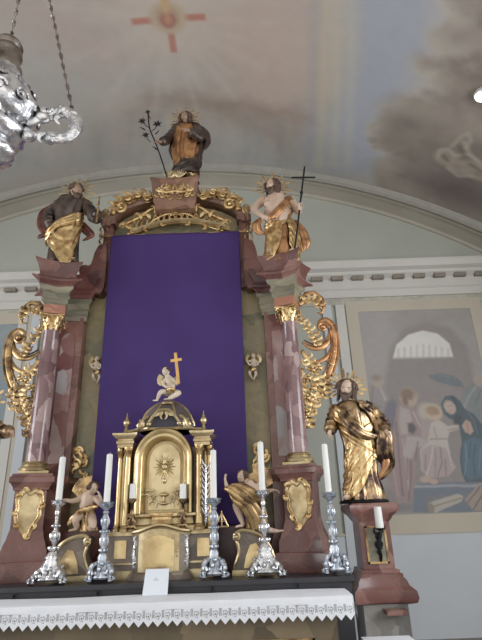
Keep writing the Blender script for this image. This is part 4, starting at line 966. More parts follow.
# ------------------------------------------------------------------ SILVER CANDLESTICKS
CY = 4.70
def candlestick(name, mat, H, kind, label):
    t = thing(name, (0, 0, 0), label, 'candlestick', 'silver altar candlesticks')
    b = MB()
    if kind == 1:
        prof = [(.10, .03), (.115, .045), (.105, .065), (.085, .09), (.09, .12), (.075, .15), (.055, .19), (.06, .21), (.045, .235), (.028, .26)]
        fw, fh = .165, .13
    else:
        prof = [(.07, .03), (.08, .045), (.07, .07), (.055, .10), (.05, .14), (.036, .18), (.04, .2), (.026, .23)]
        fw, fh = .122, .15
    # triangular domed base with swelling relief
    rows = []
    for r, z in prof:
        rows.append([(r*(1+.16*math.cos(3*a+PI/2)+.05*math.cos(9*a))*math.cos(a), r*(1+.16*math.cos(3*a+PI/2)+.05*math.cos(9*a))*math.sin(a), z) for a in [2*PI*j/36 for j in range(36)]])
    b.grid(rows, True, True)
    R_ = random.Random(3)
    for k in range(3):
        for j in range(4):
            a = PI/6+2*PI*k/3 + (j-1.5)*.42 + PI/2+PI/6; r, z = prof[2+j % 3]; b.ell((r*1.05*math.cos(a), r*1.05*math.sin(a), z+.01), (.018, .018, .02), 8, 6)
    b.build('base', mat, t)
    for k in range(3):
        a = -PI/2 + 2*PI*k/3 + PI/3; d = Vector((math.cos(a), math.sin(a), 0)); f = MB()
        P = smooth([d*.05+Vector((0,0,fh)), d*.09+Vector((0,0,fh*.85)), d*fw*.86+Vector((0,0,fh*.5)), d*fw*.82+Vector((0,0,.04)), d*fw+Vector((0,0,.018)), d*(fw+.022)+Vector((0,0,.035)), d*(fw+.008)+Vector((0,0,.05))], 5)
        f.tube(P, [q_*(1 if kind == 1 else .8)*(1+.15*math.sin(i_*2)) for i_, q_ in enumerate(taper(P, [.018, .03, .03, .024, .018, .014, .008]))], 8, 1.3)
        sd2 = d.cross(Vector((0,0,1)))
        for e_ in (-1, 1): f.tube([d*(fw*.78)+sd2*e_*.02+Vector((0,0,fh*.5+.03*math.sin(i_*.8)*(1-i_/12))) + sd2*e_*.03*math.cos(i_*.8)*(1-i_/12) for i_ in range(11)], taper(range(11), [.010, .006]), 6)
        f.ell(d*fw*.9+Vector((0,0,.016)), (.028, .028, .016), 10, 6)
        f.ell(d*fw*.8+Vector((0,0,fh*.62)), (.022,)*3, 8, 6)
        f.xf(lambda v: v+Vector((0,0,.004))).build('foot', mat, t)
    s = MB(); z0 = prof[-1][1]-.01; L = H-z0
    if kind == 1:
        pr = [(.03, 0), (.022, .03), (.04, .06), (.045, .08), (.028, .1), (.016, .13), (.02, .16), (.034, .24), (.042, .30), (.036, .36), (.018, .42), (.014, .46), (.03, .49), (.032, .51), (.014, .54), (.014, .6), (.018, .7), (.024, .76), (.015, .80), (.02, .84)]
    else:
        pr = [(.028, 0), (.02, .03), (.034, .06), (.022, .09), (.024, .12), (.031, .20), (.034, .30), (.028, .38), (.036, .42), (.036, .44), (.022, .47), (.024, .50), (.031, .60), (.028, .70), (.018, .76), (.026, .79), (.026, .81), (.016, .83)]
    s.lathe([(r, z0+z*L) for r, z in pr], (0, 0, 0), 24, fl=.10 if kind == 2 else .05, fn=6)
    for zf, rr, nn, hh in (((.30, .042, 6, .035), (.08, .045, 6, .02), (.50, .032, 6, .012)) if kind == 1 else ((.25, .034, 5, .04), (.43, .038, 8, .014), (.62, .033, 5, .035), (.08, .034, 6, .016))):
        for j in range(nn):
            a = 2*PI*j/nn; s.ell((rr*.92*math.cos(a), rr*.92*math.sin(a), z0+zf*L), (.012, .012, hh), 8, 6)
    s.build('stem', mat, t)
    zz = z0+.83*L; p = MB(); e = H-zz
    p.lathe([(.016, zz), (.034, zz+.25*e), (.056, zz+.45*e), (.064, zz+.58*e), (.054, zz+.66*e), (.056, zz+.75*e), (.068, zz+.92*e), (.058, zz+.97*e), (.02, H)], (0, 0, 0), 28, fl=.07, fn=8); p.build('drip_pan', mat, t)
    return t
specs = [(50.5, 500, 1, 58, 457, 'silver', 'bright silver candlestick with a bulky scrolled foot, farthest left on the black step'),
         (101.5, 502, 2, 109, 454, 'silverblue', 'slender dull silver candlestick just left of the tabernacle'),
         (214.5, 498, 2, 211, 450, 'silverblue', 'slender dull silver candlestick just right of the tabernacle'),
         (266.5, 490, 1, 259, 442, 'silver', 'bright silver candlestick with a bulky scrolled foot, in front of the right kneeling angel'),
         (337, 492, 2, 324, 444, 'silverblue', 'slender dull silver candlestick farthest right, between the red column pedestal and the statue pedestal')]
clabels = ['tall white candle farthest left, standing in front of the left red pedestal', 'tall white candle just left of the tabernacle, before the violet veil', 'tall white candle just right of the tabernacle niche', 'tall white candle rising in front of the right kneeling angel', 'tall white candle farthest right, beside the gilded standing statue']
protos = {}
for i, (bx, ypan, kind, cxp, ytop, mt, lab) in enumerate(specs):
    base = at(bx, 580, CY); H = at((bx+cxp)/2, ypan, CY).z - SH
    if kind not in protos:
        protos[kind] = (candlestick('altar_candlestick', G[mt], H, kind, lab), H); o = protos[kind][0]
    else: o = dup(protos[kind][0], (0, 0, 0), lab)
    o.location = (base.x, CY, SH); o.scale = (1, 1, H/protos[kind][1])
    Hc = at(cxp, ytop, CY).z - (SH+H)
    c_ = MB().lathe([(.020, 0), (.029, .004), (.029, .02), (.028, Hc*.98), (.022, Hc), (.004, Hc+.001)], (base.x, CY, SH+H-.002), 20)
    c_.tube([(base.x, CY, SH+H+Hc-.003), (base.x+.002, CY, SH+H+Hc+.012)], .002, 5)
    tag(c_.build('tall_candle', G['wax']), clabels[i], 'candle', 'tall white altar candles')

# ------------------------------------------------------------------ STATUE PEDESTALS
def statue_pedestal(cx, cy, label, rot=0):
    t = thing('statue_pedestal', (cx, cy, 0), label, 'pedestal')
    Z = lambda y: at(370, y, 5.0).z
    pf = cplan(cx, cy, .145, .15, 0, 0)
    zt = at(370, 503, 5.05).z
    MB().plan(pf, [(.055, 0), (.055, Z(604))]).build('stone_plinth', G['greymarble'], t, smooth=False)
    MB().plan(pf, [(.07, Z(604)), (.125, Z(602)), (.14, Z(597)), (.13, Z(590)), (.11, Z(588)), (.085, Z(585)), (.07, Z(580)), (.05, Z(577)), (.05, Z(574)), (.03, Z(573)), (.03, Z(570)), (0, Z(569)), (0, Z(522)), (.015, Z(520)), (.035, Z(516)), (.075, Z(512)), (.09, Z(509)), (.085, Z(505)), (.07, zt-.006), (.05, zt)]).build('pedestal_shaft', G['red'], t, auto=25)
    fr = MB(); a, b_ = .10, .015; z0, z1 = Z(564), Z(526); yf = cy-.15
    for q in ((-a, a, z1-.018, z1), (-a, a, z0, z0+.018), (-a, -a+.018, z0, z1), (a-.018, a, z0, z1)): fr.box(cx+q[0], cx+q[1], yf-.012, yf+.01, q[2], q[3])
    fr.build('gilded_frame', G['golddark'], t, smooth=False)
    MB().box(cx-a+.018, cx+a-.018, yf-.004, yf+.01, z0+.018, z1-.018).build('inset_panel', G['greenfr'], t, smooth=False)
    MB().box(cx-.02+.0, cx+.16, cy-.30, cy-.1, Z(613), Z(608)).build('small_ledge', G['red'], t, smooth=False)
    return zt, yf, Z
PX = at(370, 520, 5.15).x; PY = 5.15
zst, yf, ZP = statue_pedestal(PX, PY, 'red marble pedestal with gilt framed panel under the large gilded statue at the right')
PX2 = 2*CX-PX-.10
statue_pedestal(PX2, PY, 'red marble statue pedestal at the far left edge of the altar')
# black wrought bracket with candle
p = at(380, 540, yf-.07)
br = thing('candle_bracket', (p.x, yf-.012, ZP(545)), 'black wrought iron candle bracket fixed to the right statue pedestal', 'bracket')
b = MB(); zt2 = at(381, 528, yf-.08).z
for kk, (dx, y, L, a, c_) in enumerate(((0, 558, .08, 1.2, 3), (0, 555, .08, 2.0, -3), (.0, 548, .09, .6, 3), (0, 548, .09, 2.6, -3), (0, 540, .09, .9, 3), (0, 540, .09, 2.2, -3), (0, 534, .08, .2, 3), (0, 534, .08, 2.9, -3))):
    leaf(b, (p.x-.01+dx, yf-.03-.005*kk, ZP(y)), a, L, .019, c_)
b.tube([(p.x, yf, ZP(562)), (p.x, yf-.04, ZP(556)), (p.x-.02, yf-.06, ZP(545)), (p.x+.01, yf-.08, ZP(535)), (p.x+.01, yf-.085, zt2-.02)], [.012, .015, .018, .016, .012], 8)
b.build('scroll_arm', G['iron'], br)
MB().lathe([(.015, 0), (.05, .012), (.058, .02), (.02, .024)], (p.x+.01, yf-.085, zt2-.02), 18).build('drip_pan', G['iron'], br)
zc2 = at(381, 507, yf-.085).z
tag(MB().lathe([(.036, 0), (.037, .01), (.035, zc2-zt2), (.01, zc2-zt2+.003)], (p.x+.01, yf-.085, zt2+.003), 20).build('pillar_candle', G['wax']), 'thick cream candle on the black bracket below the gilded standing statue', 'candle')

# ------------------------------------------------------------------ HANGING SANCTUARY LAMP
LY = 2.2; lx = at(-2, 100, LY).x
L_ = lambda y: at(0, y, LY).z
lamp = thing('sanctuary_lamp', (lx, LY, L_(100)), 'large embossed silver sanctuary lamp hanging by bead chains at the upper left', 'lamp')
k = mpp(0, 100, LY)
body = [(8, 172), (14, 168), (12, 160), (20, 156), (24, 150), (18, 142), (26, 138), (31, 132), (28, 127), (35, 122), (39, 114), (40, 108), (36, 98), (28, 88), (21, 80), (17, 74), (15, 69)]
B = MB(); n = 60; rows = []
PB = smooth([Vector((r*k, 0, L_(y))) for r, y in body], 4)
for i, q in enumerate(PB):
    rows.append([(lx + q.x*(1+.025*math.sin(6*a+i*.5)+.02*math.sin(13*a-i*.8))*math.cos(a), LY+q.x*(1+.025*math.sin(6*a+i*.5)+.02*math.sin(13*a-i*.8))*math.sin(a), q.z) for a in [2*PI*j/n for j in range(n)]])
B.grid(rows, True, True); B.build('lamp_body', G['silver'], lamp, auto=180)
# embossed scrolls over the bowl
B = MB(); R_ = random.Random(12)
def onbody(a, t):
    i = t*(len(PB)-1); q = PB[int(i)]; r = q.x*1.02; return Vector((lx+r*math.cos(a), LY+r*math.sin(a), q.z))
for kk in range(12):
    a0 = 2*PI*kk/12
    for t0, s in ((.66, 1), (.78, -1), (.5, 1)):
        sp = [onbody(a0 + s*.16*(1-i/38)*math.cos(i*.26), t0 + .05*(1-i/38)*math.sin(i*.26)) for i in range(37)]
        B.tube(sp, taper(sp, [.008, .012, .006]), 6, .6)
B.build('embossed_scroll', G['silver'], lamp)
MB().lathe([(13*k, L_(76)), (16*k, L_(73)), (17*k, L_(69)), (14*k, L_(65)), (13*k, L_(60)), (15*k, L_(56)), (14*k, L_(53)), (12*k, L_(50)), (14*k, L_(47)), (12*k, L_(44)), (10*k, L_(50))], (lx, LY, 0), 40).build('lamp_collar', G['silverdark'], lamp)
hub = Vector((lx, LY, at(34, -75, LY).z))
for j in range(3):
    a = math.radians(3) + 2*PI*j/3; d = Vector((math.cos(a), math.sin(a), 0))
    q_ = lambda r, y: Vector((lx, LY, L_(y+5))) + d*(r*k)
    A_ = MB()
    P = smooth([q_(34, 118), q_(46, 112), q_(54, 107), q_(66, 106), q_(76, 112), q_(79, 122), q_(74, 131), q_(64, 133), q_(52, 131), q_(40, 130), q_(32, 126)], 5)
    A_.tube(P, taper(P, [.03, .026, .032, .04, .044, .042, .032, .024, .03]), 10, .8)
    A_.ell(q_(46, 112), (.045, .035, .04)); A_.ell(q_(36, 131), (.04, .035, .036)); A_.ell(q_(66, 106), (.034,)*3); A_.ell(q_(75, 131), (.034,)*3); A_.ell(q_(56, 134), (.032,)*3)
    for i in range(16):
        pp = P[int(4+i*2.6)]; A_.ell(pp+Vector((0, -.022, .012*math.sin(i*2))), (.013, .010, .016), 8, 5)
    for (rr_, yy_, aa_, LL_, cc_) in ((60, 110, .6, .10, 3), (70, 110, .2, .10, -3.4), (77, 118, -.9, .10, -3), (76, 128, -2.0, .10, -3), (66, 131, -2.8, .10, -3), (54, 130, 3.4, .09, 3), (50, 112, 2.2, .09, -3), (66, 112, 3.6, .08, 3)):
        a2 = q_(rr_, yy_); pl = []; ang = aa_
        for i in range(9):
            pl.append(a2 + Vector((0, -.01-.012*math.sin(PI*i/8), 0)).copy()); a2 = a2 + (d*math.cos(ang) + Vector((0,0,math.sin(ang))))*(LL_/8); ang += cc_/8*(.4+1.2*i/8)
        A_.tube(pl, taper(pl, [.012, .022, .018, .012, .005]), 7, .6)
    sp = [q_(50, 114) + d*(.035*(1-i/16)*math.cos(i*.6)) + Vector((0,0,.035*(1-i/16)*math.sin(i*.6))) for i in range(15)]; A_.tube(sp, .012, 6)
    for i in range(7):
        pp = q_(50+i*4.2, 106+ (i-3)**2*.6); A_.ell(pp, (.012, .03, .012), 8, 6)
    A_.build('scroll_arm', G['silver'], lamp)
    top = q_(80, 124); nb_ = 22; ch = MB(); v = hub-top
    for i in range(nb_*2):
        p0 = top+v*(i/(nb_*2)); p1 = top+v*((i+1)/(nb_*2))
        if i % 2 == 0: ch.tube([p0, p1], .0035, 5)
        else:
            ch.tube([p0, (p0+p1)/2, p1], [.005, .013, .005], 6)
            ch.ell(p1, (.014, .014, .011), 8, 5)
    ch.build('bead_chain', G['silverdark'], lamp)
hb = MB().lathe([(.02, .1), (.05, .08), (.07, .03), (.08, 0), (.05, -.03), (.02, -.04)], tuple(hub), 20)
ceilz = VC + math.sqrt(VR**2-(lx-VXC)**2)
hb.tube([hub+Vector((0,0,.08)), (lx, LY, ceilz+.01)], .008, 6); hb.build('suspension_hub', G['silverdark'], lamp)

# bright spot lamp in the vault at the right edge
sp_ = atz(484, 93, 5.6)
def on_vault(px, py, off):
    s, y = vs(px, py); a = s/VR; return Vector((VXC+(VR-off)*math.sin(a), y, VC+(VR-off)*math.cos(a))), Vector((-math.sin(a), 0, -math.cos(a)))
c_, nrm = on_vault(483, 93, .05)
sl = thing('ceiling_spotlight', tuple(c_), 'bright white round spotlight fixed in the painted ceiling at the right edge', 'ceiling light')
Rq = Vector((0, 0, -1)).rotation_difference(nrm).to_matrix()
MB().lathe([(.09, .05), (.10, .0), (.085, -.02), (.075, -.015), (.075, .04)], (0, 0, 0), 28).xf(lambda v: c_ + Rq @ v).build('housing', G['plasterwhite'], sl)
em_, nt_, bb = newmat('lit_lens'); bb.inputs['Emission Color'].default_value = (1, 1, .96, 1); bb.inputs['Emission Strength'].default_value = 14
MB().lathe([(.074, .03), (.074, -.01), (.04, -.03), (.002, -.035)], (0, 0, 0), 28).xf(lambda v: c_ + Rq @ v).build('lens', em_, sl)

# ------------------------------------------------------------------ FIGURES
def frame(f, tilt=0):
    f = Vector(f).normalized(); up = Vector((0, 0, 1)); r = f.cross(up).normalized(); u = r.cross(f)
    if tilt: q = Matrix.Rotation(tilt, 3, f); r = q @ r; u = q @ u
    return f, r, u
def head(sk, c, k, f, tilt=0, n=30, m=22, child=False):
    """carved head: k = half height; f = facing direction"""
    f, r, u = frame(f, tilt); rows = []
    ga = lambda x, s: math.exp(-(x/s)**2)
    for i in range(m+1):
        a = -PI/2 + PI*i/m; row = []
        for j in range(n):
            b = 2*PI*j/n; x = math.cos(a)*math.sin(b); y = math.cos(a)*math.cos(b); z = math.sin(a)
            X, Y, Z = x*.74, y*.86, z
            if z < 0: X *= 1 - .34*abs(z)**1.3; Y *= 1 - (.12 if y > 0 else .35)*abs(z)
            if child: X *= 1.12
            if y > 0:
                Y += .17*ga(x, .13)*ga(z+.12, .17)*(1 if not child else .7) + .06*ga(x, .16)*ga(z+.22, .08)      # nose
                Y -= .13*(ga(abs(x)-.34, .15))*ga(z-.04, .10)                                                       # sockets
                Y += .05*ga(z-.22, .10)*ga(x, .5)                                                                   # brow
                Y += .06*ga(z+.44, .06)*ga(x, .2) - .07*ga(z+.50, .04)*ga(x, .26) + .05*ga(z+.58, .05)*ga(x, .17)  # lips
                Y += .08*ga(z+.82, .14)*ga(x, .22)                                                                  # chin
                Y += .03*ga(abs(x)-.42, .16)*ga(z+.25, .18)
            row.append(Vector(c) + r*(X*k) + f*(Y*k) + u*(Z*k))
        rows.append(row)
    sk.grid(rows, True, True)
    for s in (-1, 1): sk.ell(Vector(c) + r*(s*.70*k) - f*.02*k - u*.08*k, (.09*k, .14*k, .2*k), 8, 6)
    return f, r, u
def eyes(c, k, fr, mat, parent):
    f, r, u = fr; e = MB()
    for s in (-1, 1):
        e.ell(Vector(c)+r*(s*.27*k)+f*(.70*k)+u*(.03*k), (.10*k, .07*k, .06*k), 8, 6)
        e.tube([Vector(c)+r*(s*.14*k)+f*(.82*k)+u*(.17*k), Vector(c)+r*(s*.30*k)+f*(.80*k)+u*(.22*k), Vector(c)+r*(s*.44*k)+f*(.70*k)+u*(.17*k)], .025*k, 5)
    e.tube([Vector(c)-r*(.16*k)+f*(.80*k)-u*(.50*k), Vector(c)+f*(.85*k)-u*(.49*k), Vector(c)+r*(.16*k)+f*(.80*k)-u*(.50*k)], .02*k, 5)
    return e.build('face_paint', mat, parent)
def hair(h, c, k, fr, style='long', seed=1):
    f, r, u = fr; c = Vector(c); R_ = random.Random(seed)
    n = 60 if style != 'curls' else 46
    h.ell(c - f*.13*k + u*.20*k, (.80*k, .84*k, .86*k), 16, 12)
    for i in range(n):
        b = R_.uniform(-2.3, 2.3) + PI; el = R_.uniform(.1, 1.35)
        d = (r*math.sin(b)*math.cos(el) + f*math.cos(b)*math.cos(el) + u*math.sin(el)).normalized()
        if d.dot(f) > .55 and el < .62: continue
        p = c + d*.92*k
        if style == 'curls': h.ell(p, R_.uniform(.16, .26)*k, 7, 5); continue
        L = R_.uniform(.7, 1.5)*k; side = d - u*d.dot(u); side = side.normalized() if side.length > .01 else -f
        pts = [p, p + (side*.35 - u*.2)*k*.6, c + side*(.88+R_.uniform(0, .1))*k - u*.2*k, c + side*(.8+R_.uniform(0, .15))*k - u*L]
        h.tube(smooth(pts, 3), taper(range(10), [.10*k, .13*k, .10*k, .05*k]), 5)
def beard(h, c, k, fr, L=.7):
    f, r, u = fr; c = Vector(c)
    for i in range(13):
        t = (i-6)/6; p = c + r*(t*.60*k) + f*((.80-.35*t*t)*k) - u*((.62-.42*t*t)*k)
        q = c + r*(t*.30*k) + f*(.78*k) - u*((1.0+L*(1-t*t)*.6)*k); h.tube([p, (p+q)/2+f*.06*k, q], [.10*k, .12*k, .05*k], 6)
    for s in (-1, 1): h.tube([c+f*.88*k-u*.36*k, c+r*s*.22*k+f*.84*k-u*.42*k, c+r*s*.32*k+f*.74*k-u*.6*k], [.05*k, .06*k, .04*k], 6)
def hand(sk, w, d, nrm, k, curl=.5, side=1, spread=.12):
    """palm and five fingers; w wrist, d finger direction, nrm palm-facing direction, k = head half height"""
    d = Vector(d).normalized(); nrm = Vector(nrm); nrm = (nrm - d*nrm.dot(d)).normalized(); s = d.cross(nrm)*side; w = Vector(w)
    L = 1.45*k; pl = L*.48
    Rm = Matrix((s, d, nrm)).transposed()
    sk.ell(w + d*pl*.55, (.30*k, pl*.66, .13*k), 12, 8, Rm)
    sk.tube([w-d*.1*k, w+d*.25*k], [.19*k, .22*k], 8)
    for i, (off, ln) in enumerate(((-.25, .82), (-.085, .98), (.085, .92), (.24, .72))):
        p = w + d*pl*.92 + s*off*k; seg = L*.5*ln/3*1.1; a = 0; dd = (d + s*(off*spread*4)).normalized(); pts = [p - d*.12*k, p]
        for q in range(3):
            a += curl*(.7+.25*i*.5)*(.8 if q == 0 else 1); v = dd*math.cos(a) + nrm*math.sin(a); p = p + v*seg; pts.append(p)
        sk.tube(pts, [.075*k, .078*k, .07*k, .062*k, .05*k], 6)
    p = w + d*pl*.22 - s*.22*k; v = (d*.55 - s*.75 + nrm*.3).normalized(); q = p + v*L*.22; v2 = (d*.85 - s*.25 + nrm*(.35+curl*.4)).normalized()
    sk.tube([p, q, q+v2*L*.16, q+v2*L*.30], [.10*k, .09*k, .075*k, .055*k], 6)
def foot(sk, a, d, k):
    a = Vector(a); d = Vector(d).normalized(); s = d.cross(Vector((0,0,1)))
    sk.tube([a - d*.28*k + Vector((0,0,-.12*k)), a + d*.3*k - Vector((0,0,.12*k)), a + d*.95*k - Vector((0,0,.24*k))], [.22*k, .24*k, .20*k], 8, .8)
    for i in range(5): sk.tube([a + d*.9*k + s*(i-2)*.085*k - Vector((0,0,.25*k)), a + d*(1.22-.06*i)*k + s*(i-2)*.095*k - Vector((0,0,.29*k))], (.09 if i == 0 else .065)*k, 6)
def limb(sk, pts, rr, k):
    P = smooth(pts, 4); sk.tube(P, [r*k for r in taper(P, rr)], 10)

class Gown:
    """draped body: silhouette rows (left px, right px, py) surveyed on a plane Y, folds carved in depth"""
    def __init__(s, rows, Y, kd=.7, seed=1, fx=None, dy=None, nf=11, amp=.12, twist=1.5, slim=.9):
        s.slim = slim
        s.R = []; s.fx = fx
        for i, (a, b, y) in enumerate(rows):
            l, r = at(a, y, Y), at(b, y, Y); c = (l+r)/2; c.y += (dy[i] if dy else 0); s.R.append((c, (r-l).length/2*s.slim))
        s.kd = kd; R_ = random.Random(seed); s.w = [(R_.choice((-1, 1))*R_.uniform(.3, 1.)*twist, R_.uniform(0, 6.28)) for _ in range(6)]; s.nf = nf; s.amp = amp
    def base(s, t):
        x = t*(len(s.R)-1); i = min(int(x), len(s.R)-2); f = x-i
        g = lambda k: s.R[max(0, min(len(s.R)-1, k))]
        def cr(a, b, c, d): return .5*((2*b) + (c-a)*f + (2*a-5*b+4*c-d)*f*f + (3*b-a-3*c+d)*f*f*f)
        return cr(g(i-1)[0], g(i)[0], g(i+1)[0], g(i+2)[0]), cr(g(i-1)[1], g(i)[1], g(i+1)[1], g(i+2)[1])
    def fold(s, th, t, seed=0):
        v = 0; A_ = s.amp*min(1, .35+1.1*t)
        for q, (tw, ph) in enumerate(s.w[:3]):
            n = s.nf*(.55+.42*q)
            v += (abs(math.sin(round(n)*th/2 + ph + tw*t*2.2 + .5*math.sin(3*t+ph)))**.8*2-1.2)/(1+q*.7)
        return A_*v*.6
    def P(s, th, t, e=0, fold=1):
        c, r = s.base(t); k = 1 + fold*s.fold(th, t)
        v = Vector((c.x + (r*k+e)*math.cos(th), c.y + (r*s.kd*k+e)*math.sin(th), c.z))
        return s.fx(v) if s.fx else v
    def build(s, name, mat, parent, t0=0, t1=1, n=110, m=70, top=True):
        rows = [[s.P(2*PI*j/n, t0+(t1-t0)*i/m) for j in range(n)] for i in range(m+1)]
        return MB().grid(rows, True, True).build(name, mat, parent, auto=180)
    def band(s, mb, ctrl, e=.012, nv=7, amp=.018, n=70, m=30, th=.012, ph=0, flare=0):
        """diagonal cloth laid over the gown: ctrl = (theta degrees, t upper, t lower)"""
        C = smooth([Vector(c) for c in ctrl], max(3, n//max(1, len(ctrl)-1))); N = len(C)
        outer, inner = [], []
        for i, c in enumerate(C):
            u = i/(N-1); ro, ri = [], []
            for j in range(m+1):
                w = j/m; t = min(1.02, max(-.02, c.y + (c.z-c.y)*w)); thn = math.radians(c.x)
                pe = math.sin(PI*min(w, 1-w)*2*.5)
                d = e + amp*(.55*abs(math.sin(nv*PI*(w + .10*math.sin(u*5+ph)+.04*math.sin(u*13+ph)) + ph))**.6 + .45*abs(math.sin(nv*.57*PI*(w*1.1-.15*math.sin(u*4+ph)) + 2*ph))**.8) * (.35+.65*pe) * (.75+.35*math.sin(u*7+ph*3)) + flare*u*.03
                ro.append(s.P(thn, t, d, .45)); ri.append(s.P(thn, t, max(0, d-th), .45))
            outer.append(ro+ri[::-1])
        mb.grid(outer, True, True)
def swag(mb, pts, r, flat=.5, n=9, folds=3, up=None):
    """hanging folded strip: several ridged tubes side by side"""
    P = smooth(pts, 5)
    for i in range(folds):
        o = (i-(folds-1)/2); Q = [p + Vector((o*interp(r, q/(len(P)-1))*.8, -.008*(i % 2), o*.01)) for q, p in enumerate(P)]
        mb.tube(Q, [x*.62 for x in taper(Q, r)], n, flat, up=up or (0,-1,0))
def halo(c, k, n, r0, r1, mat, parent, a0=-.4, a1=PI+.4, w=.05, back=.5, flat=True):
    h = MB(); c = Vector(c)+Vector((0, back*k, 0))
    for i in range(n):
        a = a0+(a1-a0)*i/(n-1); r = r1*(1 if i % 2 else .8); d = Vector((math.cos(a), 0, math.sin(a))); s_ = Vector((-math.sin(a), 0, math.cos(a)))
        w0, w1 = w*k*.55, w*k
        vs_ = []
        for y in (-.02*k, .05*k):
            vs_ += [c+d*r0*k+s_*w0+Vector((0,y,0)), c+d*r0*k-s_*w0+Vector((0,y,0)), c+d*r*k-s_*w1+Vector((0,y,0)), c+d*(r+.12)*k+Vector((0,y,0)), c+d*r*k+s_*w1+Vector((0,y,0))]
        h.add(vs_, [(0,1,2,3,4), (9,8,7,6,5), (0,5,6,1), (1,6,7,2), (2,7,8,3), (3,8,9,4), (4,9,5,0)])
    R2 = [c+Vector((r0*k*math.cos(a), 0, r0*k*math.sin(a))) for a in np.linspace(a0, a1, 20)]; h.tube(R2, .05*k, 5)
    return h.build('halo', mat, parent, smooth=False)
G['facepaint'] = simple('dark_face_paint', (66, 48, 40), .5)
def wing(mb, root, dirx, L, W, sgn=1, n=9, y=0.0, droop=.3):
    root = Vector(root)
    for tier in range(2):
        for i in range(n):
            t = i/(n-1); a = dirx + sgn*(t-.5)*1.3 ; l = L*(1-.45*t)*(1 if tier == 0 else .6)
            d = Vector((math.cos(a), 0, math.sin(a))); p0 = root + d*.05*L; pts = [p0, p0+d*l*.5+Vector((0, y-.01*tier, 0)), p0+d*l+Vector((0, y, -sgn*0.0-l*droop*.3))]
            mb.tube(pts, [W*.5, W, W*.45], 6, .35, up=(0,-1,0))
    mb.tube([root, root+Vector((math.cos(dirx+sgn*.6)*L*.3, 0, math.sin(dirx+sgn*.6)*L*.3))], [W*.9, W*.7], 8)

